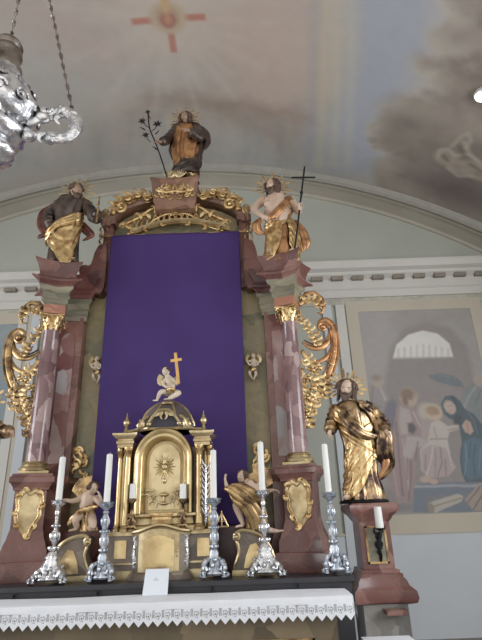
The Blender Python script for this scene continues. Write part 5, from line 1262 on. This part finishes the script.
# ---- gilded bearded statue on the right pedestal, and its companion at the far left edge
def robed_apostle(fx, name, label, arm, parts=True):
    Y = 5.12; mul = (lambda p: fx(p)) if fx else (lambda p: p)
    J = lambda x, y, Yq=Y: mul(at(x, y, Yq))
    s = -1 if fx else 1
    b0 = J(364, 502); t = thing(name, (b0.x, b0.y, zst), label, 'statue')
    k = 9.6*mpp(350, 388, Y); hc = J(347, 388.5, Y-.03)
    sk = MB(); fr = head(sk, hc, k, (-.4*s, -1, -.3), -.26*s)
    limb(sk, [J(349, 404), J(347.8, 393)], [.5, .42], k)
    sh1, sh2 = J(336, 410), J(366, 407)
    limb(sk, [J(350, 404), J(352, 425), J(357, 445)], [.8, 1.3, 1.1], k)
    (e1, h1) = arm; E1, H1 = J(*e1), J(*h1)
    limb(sk, [sh1, E1, H1], [.5, .42, .2], k); dr = (H1-E1).normalized()
    hand(sk, H1, dr + Vector((-.25*s, -.2, -.4)), (.5*s, -.6, -.2), k, .35, s)
    E2, H2 = J(381, 421, Y-.02), J(386, 431, Y-.16)
    limb(sk, [sh2, E2, H2], [.5, .42, .2], k); hand(sk, H2, Vector((.3*s, -.5, -.7)), (-.7*s, -.2, -.2), k, .6, -s)
    limb(sk, [J(355, 445), J(351, 468, Y-.03), J(349, 492, Y-.02)], [.9, .62, .4], k); limb(sk, [J(361, 445), J(368, 468, Y), J(374, 492, Y)], [.9, .6, .4], k)
    foot(sk, J(347, 495, Y-.15), (-.5*s, -1, 0), k); foot(sk, J(373, 495, Y-.12), (.3*s, -1, 0), k)
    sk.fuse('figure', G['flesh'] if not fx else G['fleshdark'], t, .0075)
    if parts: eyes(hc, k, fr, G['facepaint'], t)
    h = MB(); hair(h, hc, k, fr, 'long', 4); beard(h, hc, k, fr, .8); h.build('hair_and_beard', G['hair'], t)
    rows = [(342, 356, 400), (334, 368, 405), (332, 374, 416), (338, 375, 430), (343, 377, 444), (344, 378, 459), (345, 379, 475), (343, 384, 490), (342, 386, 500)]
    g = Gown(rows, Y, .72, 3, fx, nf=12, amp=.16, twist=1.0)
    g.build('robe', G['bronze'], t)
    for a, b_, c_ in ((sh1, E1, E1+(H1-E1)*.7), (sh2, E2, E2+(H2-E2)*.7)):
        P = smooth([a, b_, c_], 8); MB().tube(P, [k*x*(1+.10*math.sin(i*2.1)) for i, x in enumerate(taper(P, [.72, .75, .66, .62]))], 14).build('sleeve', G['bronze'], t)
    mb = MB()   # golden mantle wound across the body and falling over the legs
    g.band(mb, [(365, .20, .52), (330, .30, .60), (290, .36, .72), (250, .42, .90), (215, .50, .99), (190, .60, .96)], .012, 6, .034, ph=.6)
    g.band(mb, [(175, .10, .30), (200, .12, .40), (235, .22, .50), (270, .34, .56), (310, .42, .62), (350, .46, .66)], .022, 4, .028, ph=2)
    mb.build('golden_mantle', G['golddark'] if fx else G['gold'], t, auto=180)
    mb = MB()
    g.band(mb, [(385, .05, .50), (345, .06, .42), (310, .07, .30), (285, .08, .18)], .024, 4, .03, ph=1)
    swag(mb, [J(379, 420, Y-.10), J(384, 436, Y-.13), J(385, 452, Y-.10), J(388, 466, Y-.06), J(383, 478, Y-.04)], [.045, .06, .065, .05, .02], .6, folds=3)
    swag(mb, [J(340, 408, Y-.1), J(348, 422, Y-.18), J(360, 433, Y-.2), J(374, 437, Y-.15)], [.03, .045, .045, .03], .5, folds=3)
    mb.build('dark_mantle', G['bronze'], t, auto=180)
    if not fx:
        mb = MB(); swag(mb, [J(380, 452, Y-.08), J(386, 462, Y-.09), J(382, 474, Y-.08), J(378, 480, Y-.06)], [.03, .04, .03, .01], .5, folds=2); mb.build('red_lining', G['goldorange'], t, auto=180)
    halo(hc, k, 15, 1.15, 2.25, G['golddark'], t, -.3, PI+.4, .15)
    bs = MB(); cb_ = J(364, 500)
    bs.lathe([(.24, 0), (.25, .012), (.235, .03), (.15, .045), (.02, .05)], (cb_.x, Y, zst), 26, 1, .62); bs.build('rock_base', G['iron'], t)
    return t
robed_apostle(None, 'saint_statue', 'large gilded bearded saint with ray halo and lowered hand on the right marble pedestal', ((332, 424, 5.12), (330, 431, 5.0)))
robed_apostle(lambda v: mirror(v)-Vector((.10, 0, 0)), 'saint_statue', 'partly cut off dark gilded saint stretching out one hand at the far left edge', ((325, 420, 5.10), (311, 421, 4.98)), False)

def draped_saint(name, label, Y, z0, hd, rows, seed, fdir, tilt, skin, robe_m, kd=.7, nf=10, amp=.14, dy=None, t0=0, hstyle='long', bearded=False):
    t = thing(name, (at(rows[-1][0]*.5+rows[-1][1]*.5, rows[-1][2], Y).x, Y, z0), label, 'statue')
    k = hd[2]*mpp(hd[0], hd[1], Y); hc = at(hd[0], hd[1], Y-.10); sk = MB(); fr = head(sk, hc, k, fdir, tilt)
    g = Gown(rows, Y, kd, seed, None, dy, nf, amp)
    return t, k, hc, sk, fr, g

# ---- left saint on the entablature, dark robe with a gold cloth
Y = 5.08; J = lambda x, y, Yq=Y: at(x, y, Yq)
rows = [(69, 81, 197), (56, 88, 202), (51, 85, 211), (53, 81, 221), (51, 80, 232), (49, 79, 245), (47, 79, 258), (45, 81, 268.5)]
t, k, hc, sk, fr, g = draped_saint('saint_statue', 'dark robed saint with a gold cloth round the hips, above the left column', Y, 4.40, (76, 190.5, 7.2), rows, 5, (.7, -.8, -.5), .15, None, None)
limb(sk, [J(74, 201), J(75.5, 193)], [.6, .5], k); limb(sk, [J(72, 202), J(69, 215), J(67, 232)], [.9, 1.3, 1.1], k)
limb(sk, [J(86, 204), J(94, 218, Y-.1), J(98, 211, Y-.2)], [.5, .42, .22], k); hand(sk, J(98, 211, Y-.2), (.1, -.2, 1), (-.9, -.3, 0), k, .9, 1)
limb(sk, [J(58, 205), J(49, 219, Y-.05), J(52, 230, Y-.1)], [.5, .42, .22], k); hand(sk, J(52, 230, Y-.1), (.2, -.4, -.8), (.8, 0, 0), k, .5, 1)
limb(sk, [J(64, 232), J(61, 250), J(60, 266)], [.6, .42, .28], k); limb(sk, [J(69, 232), J(71, 250), J(72, 266)], [.6, .42, .28], k)
foot(sk, (J(58, 266).x, Y-.06, 4.425+.29*k), (-.3, -1, 0), k); foot(sk, (J(75, 266).x, Y-.06, 4.425+.29*k), (.3, -1, 0), k)
sk.fuse('figure', G['fleshdark'], t, .0075)
h = MB(); hair(h, hc, k, fr, 'curls', 4); beard(h, hc, k, fr, .6); h.build('hair_and_beard', G['hair'], t)
g.build('robe', G['darkcloth'], t)
mb = MB()
for L in ((J(86, 204), J(95, 218, Y-.1), J(97, 214, Y-.17)), (J(60, 204), J(49, 217, Y-.05), J(51, 226, Y-.08))):
    P = smooth(L, 8); mb.tube(P, [k*x*(1+.12*math.sin(i*2.1)) for i, x in enumerate(taper(P, [.75, .85, .7, .66]))], 12)
mb.tube(smooth([J(82, 199), J(78, 196, Y+.05), J(68, 196, Y+.02), J(62, 199)], 5), [.05]*16, 8, .7)
mb.build('sleeves_and_hood', G['darkcloth'], t)
mb = MB(); g.band(mb, [(370, .36, .54), (335, .38, .74), (308, .41, .97), (280, .44, 1.0), (250, .48, .84), (215, .52, .74), (180, .54, .66)], .02, 5, .04, ph=.4)
g.band(mb, [(350, .36, .48), (310, .40, .54), (265, .50, .60), (220, .56, .68), (175, .60, .72)], .045, 3, .03, ph=1)
mb.build('gold_cloth', G['gold'], t, auto=180)
mb = MB(); swag(mb, [J(58, 204, Y+.05), J(47, 212, Y+.03), J(44, 225, Y+.04), J(50, 238, Y+.03)], [.05, .07, .06, .03], .6, folds=3)
swag(mb, [J(80, 222, Y+.05), J(86, 230, Y+.02), J(91, 236, Y+.02), J(84, 240, Y+.02)], [.04, .06, .05, .02], .6, folds=2)
swag(mb, [J(50, 234, Y+.05), J(42, 236, Y+.02), J(39, 238, Y+.02)], [.05, .05, .02], .6, folds=2)
mb.build('dark_red_mantle', G['darkred'], t, auto=180)
mb = MB().tube([J(96.5, 222, Y-.24), J(99.5, 197, Y-.2)], .012, 8); mb.build('carved_rod', G['golddark'], t)
halo(hc, k, 17, 1.1, 2.5, G['goldpale'], t, -.9, PI*1.1, .12)
MB().lathe([(.20, 0), (.21, .01), (.17, .025), (.02, .03)], (at(64, 268, Y).x, Y, 4.40), 22, 1, .65).build('rock_base', G['darkcloth'], t)

# ---- saint with the cross staff on the right entablature
rows = [(270, 280, 194), (262, 292, 200), (263, 291, 209), (266, 292, 220), (267, 297, 231), (266, 299, 243), (264, 300, 254), (262, 298, 265)]
t, k, hc, sk, fr, g = draped_saint('saint_statue', 'bare-chested bearded saint in gilded drapery with a cross staff, above right column', Y, 4.40, (272.5, 186, 7.6), rows, 8, (-.7, -.8, -.25), -.1, None, None, amp=.16)
limb(sk, [J(275, 199), J(273.5, 190)], [.65, .5], k)
limb(sk, [J(276, 200, Y-.02), J(277, 212, Y-.04), J(279, 226)], [1.35, 1.75, 1.4], k)
sk.ell(J(269, 204, Y-.14), (.7*k, .4*k, .5*k)); sk.ell(J(283, 204, Y-.14), (.7*k, .4*k, .5*k))
limb(sk, [J(264, 200), J(254, 209, Y-.08), J(262, 216, Y-.22)], [.65, .5, .26], k); hand(sk, J(262, 216, Y-.22), (.7, -.2, -.5), (.2, .9, 0), k, .5, 1)
limb(sk, [J(290, 200), J(298, 211, Y-.05), J(299, 207, Y-.2)], [.65, .5, .26], k); hand(sk, J(299.3, 209.5, Y-.2), (.1, -.2, 1), (.9, -.6, 0), k, 1.0, -1)
limb(sk, [J(277, 228), J(274, 248), J(272, 263)], [.7, .45, .3], k); limb(sk, [J(284, 228), J(286, 248), J(288, 263)], [.7, .45, .3], k)
foot(sk, (J(270, 263).x, Y-.08, 4.425+.29*k), (-.3, -1, 0), k); foot(sk, (J(289, 263).x, Y-.08, 4.425+.29*k), (.3, -1, 0), k)
sk.fuse('figure', G['flesh'], t, .0075); eyes(hc, k, fr, G['facepaint'], t)
h = MB(); hair(h, hc, k, fr, 'long', 4); beard(h, hc, k, fr, .6); h.build('hair_and_beard', G['hair'], t)
g.build('drapery', G['goldorange'], t, t0=.36)
mb = MB(); g.band(mb, [(370, .10, .34), (340, .13, .40), (305, .24, .48), (270, .34, .56), (230, .42, .62), (185, .46, .64)], .02, 5, .035, ph=.4)
g.band(mb, [(185, .4, .98), (215, .42, 1.0), (245, .46, .94), (265, .5, .72)], .02, 3, .03, ph=1.4)
g.band(mb, [(290, .5, .8), (320, .46, .95), (350, .44, 1.0)], .02, 4, .03, ph=.4)
mb.build('golden_mantle', G['gold'], t, auto=180)
mb = MB(); swag(mb, [J(293, 222, Y+.05), J(300, 232, Y+.03), J(304, 243, Y+.03), J(304, 250, Y+.04)], [.04, .06, .06, .02], .6, folds=3)
swag(mb, [J(264, 218, Y), J(257, 223, Y-.02), J(258, 231, Y), J(264, 234, Y)], [.04, .05, .05, .02], .6, folds=2)
swag(mb, [J(288, 197, Y-.12), J(281, 208, Y-.22), J(271, 218, Y-.22)], [.03, .05, .05], .6, folds=3)
mb.build('loose_drapery', G['goldorange'], t, auto=180)
sp = MB(); a_, b_ = J(293, 264, Y-.16), J(304.6, 167, Y-.24); sp.tube([a_, b_], .011, 8); d_ = (b_-a_).normalized(); cr0 = a_ + (b_-a_)*.885
sp.tube([cr0 - Vector((.14, 0, -.005)), cr0 + Vector((.14, 0, -.005))], .011, 8); sp.ell(a_+(b_-a_)*.72, (.022, .02, .03), 10, 6)
sp.build('cross_staff', G['iron'], t)
halo(hc, k, 15, 1.0, 2.4, G['gold'], t, -.5, PI+.4, .12)
MB().lathe([(.20, 0), (.21, .01), (.17, .025), (.02, .03)], (at(281, 265, Y).x, Y, 4.40), 22, 1, .65).build('rock_base', G['goldorange'], t)

# ---- crowning saint with the lily staff
Y = 5.34; J = lambda x, y, Yq=Y: at(x, y, Yq)
rows = [(181, 190, 123), (174, 200, 128), (174, 202, 136), (172, 202, 146), (172, 200, 156), (173, 200, 165), (170, 200, 177.5)]
t, k, hc, sk, fr, g = draped_saint('saint_statue', 'saint with ray halo holding a lily staff on the topmost plinth of the altarpiece', Y, zp1+.005, (185.5, 117.5, 6.1), rows, 12, (-.45, -.9, -.45), -.1, None, None, kd=.5, amp=.13)
limb(sk, [J(186, 127), J(185.5, 121)], [.6, .5], k); limb(sk, [J(186, 130), J(187, 140), J(187, 152)], [.9, 1.4, 1.2], k)
limb(sk, [J(176, 130), J(168, 139, Y-.08), J(161, 142, Y-.2)], [.6, .48, .24], k); hand(sk, J(161, 142, Y-.2), (-.9, -.3, .1), (0, 0, -1), k, .9, 1)
limb(sk, [J(197, 131), J(199, 138, Y-.1), J(188, 130, Y-.25)], [.6, .48, .24], k); hand(sk, J(188, 130.5, Y-.25), (-.8, -.1, .5), (0, .9, 0), k, .3, -1)
limb(sk, [J(185, 150), J(184, 163), J(183, 175)], [.5, .4, .3], k); limb(sk, [J(188, 150), J(189, 163), J(189, 175)], [.5, .4, .3], k)
sk.fuse('figure', G['fleshdark'], t, .0075); eyes(hc, k, fr, G['facepaint'], t)
h = MB(); hair(h, hc, k, fr, 'long', 6); h.build('hair', G['hair'], t)
g.build('robe', G['bronze'], t)
mb = MB(); g.band(mb, [(205, .2, .80), (225, .16, .86), (250, .15, .88), (275, .16, .88), (305, .2, .82), (330, .24, .7)], .02, 2, .02, ph=.4); g.band(mb, [(218, .3, .86), (236, .22, .9), (250, .3, .84)], .035, 1, .03, ph=1.2); g.band(mb, [(268, .34, .8), (290, .3, .86), (308, .36, .8)], .035, 1, .03, ph=.5); mb.build('gold_tunic', G['goldorange'], t, auto=180)
mb = MB(); g.band(mb, [(190, .08, .5), (215, .09, .3), (240, .1, .22)], .03, 3, .03); g.band(mb, [(365, .08, .8), (335, .1, .75), (315, .14, .45), (295, .14, .26)], .035, 4, .03, ph=1)
g.band(mb, [(360, .62, .86), (320, .70, .96), (280, .78, .98), (240, .86, 1.0), (205, .92, 1.0)], .03, 4, .03, ph=1)
swag(mb, [J(198, 128, Y), J(204, 134, Y), J(206, 143, Y), J(204, 150, Y)], [.05, .055, .05, .02], .6, folds=3)
for L in ((J(176, 130), J(168, 139, Y-.08), J(163, 141.5, Y-.17)), (J(198, 130), J(200, 138, Y-.1), J(192, 133, Y-.2))):
    P = smooth(L, 8); mb.tube(P, [k*x*(1+.12*math.sin(i*2.1)) for i, x in enumerate(taper(P, [.7, .8, .68, .66]))], 12)
swag(mb, [J(174, 140, Y), J(172, 150, Y-.02), J(174, 160, Y)], [.04, .05, .02], .6, folds=2)
mb.build('dark_mantle', G['darkcloth'], t, auto=180)
ls = MB(); P = smooth([J(167, 177, Y-.18), J(160, 155, Y-.22), J(154, 139, Y-.22), J(149.5, 128, Y-.22), J(148, 113, Y-.22)], 4); ls.tube(P, .010, 7)
for (x, y), sc in (((142.5, 122), 1), ((157.5, 125), 1.15), ((146, 136), .9), ((148, 113), .7)):
    c_ = J(x, y, Y-.24); root = J(151+(x-150)*.1, y+6, Y-.22); ls.tube([root, (root+c_)/2+Vector((0,0,-.02)), c_], .006, 6)
    for q in range(6):
        a = q*PI/3+.3; pt = c_+Vector((.055*sc*math.cos(a), -.02, .055*sc*math.sin(a))); ls.tube([c_, (c_+pt)/2+Vector((0,-.015,0)), pt], [.008, .014*sc, .004], 6, .5)
for (x, y, a) in ((155, 134, .5), (145, 130, 2.4), (157, 150, 2.2)): leaf(ls, J(x, y, Y-.22), a, .08, .012, 1)
ls.build('lily_staff', G['iron'], t)
halo(hc, k, 19, 1.1, 2.6, G['gold'], t, -.6, PI+.6, .09)
MB().lathe([(.20, 0), (.20, .01), (.16, .02), (.02, .024)], (J(185, 178).x, Y, zp1+.005), 22, 1, .6).build('rock_base', G['darkcloth'], t)

# ---- naked child angel with a cross on top of the tabernacle
Y = 4.97; J = lambda x, y, Yq=Y: at(x, y, Yq)
t = thing('cherub_statue', tuple(J(170, 401)), 'small winged cherub sitting on the tabernacle dome with a golden cross', 'cherub')
k = 4.7*mpp(166, 371, Y); hc = J(166, 371.5, Y-.02); sk = MB(); fr = head(sk, hc, k, (-.5, -1, -.15), -.2, child=True)
limb(sk, [J(168, 378), J(166.5, 374)], [.5, .5], k)
limb(sk, [J(169, 379), J(170.5, 385, Y-.01), J(170.5, 393)], [.85, .95, 1.0], k); sk.ell(J(170.3, 387, Y-.03), (.95*k, .8*k, 1.1*k)); sk.ell(J(169, 380, Y-.02), (1.0*k, .6*k, .7*k))
limb(sk, [J(166, 379), J(163, 384, Y-.05), J(167, 387.5, Y-.12)], [.42, .36, .25], k); hand(sk, J(167, 387.5, Y-.12), (.9, -.2, .1), (0, .9, 0), k*.9, .4, 1)
limb(sk, [J(172.5, 379.5), J(177, 384, Y-.03), J(177.3, 379, Y-.1)], [.42, .36, .25], k); hand(sk, J(177.2, 379, Y-.1), (0, 0, 1), (.3, .8, 0), k*.9, .9, 1)
limb(sk, [J(168, 393), J(161, 392, Y-.18), J(157.5, 399, Y-.16)], [.72, .58, .46, .3], k); foot(sk, J(156.5, 400, Y-.17), (-.8, -.6, 0), k*.8)
limb(sk, [J(173, 394), J(178.5, 393, Y-.16), J(172, 397, Y-.18), J(169, 398.5, Y-.18)], [.72, .6, .48, .3], k); foot(sk, J(168, 398.5, Y-.19), (-.9, -.4, 0), k*.8)
sk.fuse('figure', G['fleshpale'], t, .006, 2); eyes(hc, k, fr, G['facepaint'], t)
h = MB(); hair(h, hc, k, fr, 'curls', 3); h.build('hair', G['hair'], t)
w_ = MB(); wing(w_, J(166, 382, Y+.04), PI-.25, .11, .022, 1); w_.build('wing', G['goldpale'], t); w_ = MB(); wing(w_, J(173, 381, Y+.04), .3, .06, .018, -1); w_.build('wing', G['goldpale'], t)
lc_ = MB(); swag(lc_, [J(165, 391, Y-.1), J(170, 389, Y-.14), J(175, 391.5, Y-.1)], [.02, .03, .02], .6, folds=2); lc_.build('loincloth', G['gold'], t)
cx_ = MB(); a_, b_ = J(178.6, 384, Y-.13), J(175.4, 353, Y-.13); u_ = (b_-a_).normalized(); r_ = Vector((u_.z, 0, -u_.x)); Lc = (b_-a_).length
def bar(mb, p, q, w, d, rr): 
    vs_ = [p+rr*w*a + Vector((0, d*b, 0)) for a, b in ((-1,-1),(1,-1),(1,1),(-1,1))] + [q+rr*w*a + Vector((0, d*b, 0)) for a, b in ((-1,-1),(1,-1),(1,1),(-1,1))]
    mb.add(vs_, [(0,1,2,3),(7,6,5,4),(0,4,5,1),(1,5,6,2),(2,6,7,3),(3,7,4,0)])
bar(cx_, a_, b_, .015, .012, r_); c0 = a_+u_*Lc*.76; bar(cx_, c0-r_*.058, c0+r_*.058, .014, .011, u_)
cx_.build('cross', simple('gilded_wood_cross', (226, 176, 100), .4, metal=.3), t, smooth=False)

# ---- kneeling adoring angels on the volute brackets
Y = 4.98; J = lambda x, y, Yq=Y: at(x, y, Yq)
t = thing('kneeling_angel', tuple(J(252, 531)), 'kneeling angel in gold drapery raising one hand, right of the tabernacle', 'angel')
k = 6.0*mpp(242, 476, Y); hc = J(242, 476.5, Y-.04); sk = MB(); fr = head(sk, hc, k, (-.75, -.9, .15), -.35)
limb(sk, [J(248, 484), J(244, 479)], [.6, .45], k); limb(sk, [J(249, 485), J(253, 493), J(257, 506)], [1.0, 1.25, 1.25], k); sk.ell(J(250, 487), (1.3*k, .7*k, .7*k))
limb(sk, [J(241, 488, Y-.05), J(229, 489, Y-.12), J(225.5, 482, Y-.16)], [.5, .42, .25], k); hand(sk, J(225.3, 481.5, Y-.16), (0, -.1, 1), (.7, -.5, 0), k, .3, 1)
limb(sk, [J(258, 485), J(266, 491, Y), J(273, 490, Y-.04)], [.5, .42, .25], k); hand(sk, J(273, 490, Y-.04), (.9, -.1, -.2), (0, -.3, -.8), k, .4, 1)
limb(sk, [J(254, 506, Y-.03), J(237, 503, Y-.12), J(240, 516, Y-.1), J(243, 524, Y-.1)], [.85, .72, .5, .3], k); foot(sk, J(241, 525, Y-.12), (-.9, -.5, 0), k*.95)
limb(sk, [J(259, 508), J(258, 526, Y-.05), J(270, 530), J(277, 531)], [.85, .6, .45, .3], k); foot(sk, J(278, 530.5), (.9, .2, .2), k*.9)
sk.fuse('figure', G['flesh'], t, .007, 2); eyes(hc, k, fr, G['facepaint'], t)
h = MB(); hair(h, hc, k, fr, 'curls', 8); h.build('hair', G['hair'], t)
g = Gown([(246, 262, 492), (244, 264, 500), (243, 266, 508), (245, 268, 518), (247, 268, 529)], Y-.02, .7, 8, None, None, 9, .2)
g.build('golden_drapery', G['gold'], t)
mb = MB(); swag(mb, [J(229, 487, Y-.16), J(236, 488, Y-.18), J(245, 494, Y-.2), J(254, 502, Y-.18), J(262, 506, Y-.1)], [.03, .05, .06, .05, .03], .6, folds=4)
swag(mb, [J(231, 490, Y-.14), J(238, 499, Y-.18), J(248, 505, Y-.18), J(256, 518, Y-.14), J(257, 528, Y-.12)], [.02, .04, .06, .06, .04], .6, folds=3)
mb.build('gold_sash', G['golddark'], t, auto=180)
w_ = MB(); wing(w_, J(259, 488, Y+.1), 1.1, .24, .035, -1); w_.build('wing', G['golddark'], t); w_ = MB(); wing(w_, J(253, 486, Y+.1), 1.9, .14, .03, 1); w_.build('wing', G['golddark'], t)

t = thing('kneeling_angel', tuple(J(86, 531)), 'kneeling angel in a gold skirt bowing with outstretched arm, left of the tabernacle', 'angel')
k = 6.0*mpp(92, 487, Y); hc = J(93, 488, Y-.06); sk = MB(); fr = head(sk, hc, k, (.75, -.7, -.45), .3)
limb(sk, [J(88, 495), J(92, 490.5, Y-.04)], [.6, .45], k); limb(sk, [J(88, 496), J(87, 504), J(87, 514)], [1.0, 1.2, 1.1], k); sk.ell(J(88, 498), (1.35*k, .7*k, .7*k))
limb(sk, [J(82, 497), J(74, 501, Y-.06), J(65, 500, Y-.1)], [.5, .42, .25], k); hand(sk, J(65, 500, Y-.1), (-.9, -.2, -.1), (0, -.3, -.8), k, .4, 1)
limb(sk, [J(95, 498), J(101, 504, Y-.08), J(100, 497, Y-.16)], [.5, .42, .25], k); hand(sk, J(100, 497, Y-.16), (-.3, -.2, .9), (-.7, .2, 0), k, .4, -1)
limb(sk, [J(85, 514), J(76, 518, Y-.1), J(77, 527, Y-.05)], [.85, .66, .4], k); foot(sk, J(75, 529, Y-.06), (-.8, -.5, 0), k*.9)
limb(sk, [J(90, 514), J(93, 526, Y-.1), J(85, 530, Y+.05)], [.85, .6, .4], k)
sk.fuse('figure', G['flesh'], t, .007, 2); eyes(hc, k, fr, G['facepaint'], t)
h = MB(); hair(h, hc, k, fr, 'curls', 9); h.build('hair', G['hair'], t)
g = Gown([(81, 93, 507), (79, 95, 511), (79, 96, 518), (80, 97, 525), (80, 98, 531)], Y-.02, .75, 9, None, None, 9, .2)
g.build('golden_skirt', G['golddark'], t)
mb = MB(); swag(mb, [J(79, 512, Y-.1), J(86, 509, Y-.16), J(94, 508, Y-.12)], [.03, .04, .03], .6, folds=3)
swag(mb, [J(80, 512, Y-.05), J(73, 518, Y-.02), J(69, 524, Y)], [.03, .03, .02], .6, folds=2); mb.build('gold_sash', G['gold'], t, auto=180)
w_ = MB(); wing(w_, J(83, 496, Y+.1), 1.9, .20, .035, 1); w_.build('wing', G['golddark'], t); w_ = MB(); wing(w_, J(88, 494, Y+.1), 1.2, .14, .03, -1); w_.build('wing', G['golddark'], t)

# ---- two little cherubs hung on the green side panels
for s, (hx, hy), lab in ((-1, (97, 359), 'tiny pale cherub fixed on the green marble strip left of the violet veil'), (1, (253.5, 356), 'tiny pale cherub fixed on the green marble strip right of the violet veil')):
    Y = 5.42; J = lambda dx, dy, Yq=Y: at(hx+dx, hy+dy, Yq)
    t = thing('cherub_statue', tuple(J(0, 20)), lab, 'cherub'); k = 3.1*mpp(hx, hy, Y); sk = MB(); hc = J(0, 0, Y-.02); fr = head(sk, hc, k, (-.3*s, -1, -.3), .1*s, 18, 14, child=True)
    limb(sk, [J(0, 3), J(0, 8), J(-.5, 13)], [.7, 1.0, .9], k)
    limb(sk, [J(-2.5, 5), J(-6, 6, Y-.05), J(-4, 9, Y-.08)], [.45, .38, .28], k); limb(sk, [J(2.5, 5), J(5, 8, Y-.05), J(2, 9.5, Y-.08)], [.45, .38, .28], k)
    hand(sk, J(-4, 9, Y-.08), (.6, -.2, .3), (0, 1, 0), k*.8, .4, 1); hand(sk, J(2, 9.5, Y-.08), (-.6, -.2, .3), (0, 1, 0), k*.8, .4, 1)
    limb(sk, [J(-1.5, 13), J(-4, 17, Y-.05), J(-1.5, 22)], [.7, .5, .28], k); limb(sk, [J(1, 13), J(2.5, 18, Y-.04), J(0, 24)], [.7, .5, .28], k)
    foot(sk, J(-1.5, 22), (-.4, -.8, 0), k*.6); foot(sk, J(0, 24), (.2, -.8, 0), k*.6)
    sk.fuse('figure', G['fleshpale'], t, .006, 1)
    h = MB(); hair(h, hc, k, fr, 'curls', 2); h.build('hair', G['golddark'], t)
    w_ = MB(); wing(w_, J(-2, 5, Y+.02), PI-.5, .10, .02, 1, 6); w_.build('wing', G['goldpale'], t); w_ = MB(); wing(w_, J(2, 5, Y+.02), .5, .10, .02, -1, 6); w_.build('wing', G['goldpale'], t)
    lq = MB(); swag(lq, [J(-3, 12, Y-.05), J(0, 13.5, Y-.08), J(3, 12, Y-.05)], [.018, .025, .018], .6, folds=2); lq.build('loincloth', G['gold'], t)

# ------------------------------------------------------------------ light
wd = bpy.data.worlds.new('world'); scene.world = wd; wd.use_nodes = True
bg = wd.node_tree.nodes['Background']; bg.inputs[0].default_value = (*srgb((226, 224, 220)), 1); bg.inputs[1].default_value = 1.35
def area(name, loc, target, size, power, col):
    l = bpy.data.lights.new(name, 'AREA'); l.shape = 'RECTANGLE'; l.size, l.size_y = size; l.energy = power; l.color = col
    o = bpy.data.objects.new(name, l); COL.objects.link(o); o.location = loc
    o.rotation_euler = (Vector(target)-Vector(loc)).to_track_quat('-Z', 'Y').to_euler(); return o
area('window_light_left', (XL+.05, 2.3, 3.0), (0, 4.6, 2.6), (3.2, 2.4), 230, srgb((240, 243, 250)))
area('window_light_right', (XR-.05, 2.3, 3.0), (-1, 4.8, 2.6), (3.2, 2.4), 190, srgb((240, 243, 250)))
scene.view_settings.view_transform = 'Standard'; scene.view_settings.look = 'None'; scene.view_settings.exposure = 0.0; scene.view_settings.gamma = 1.12
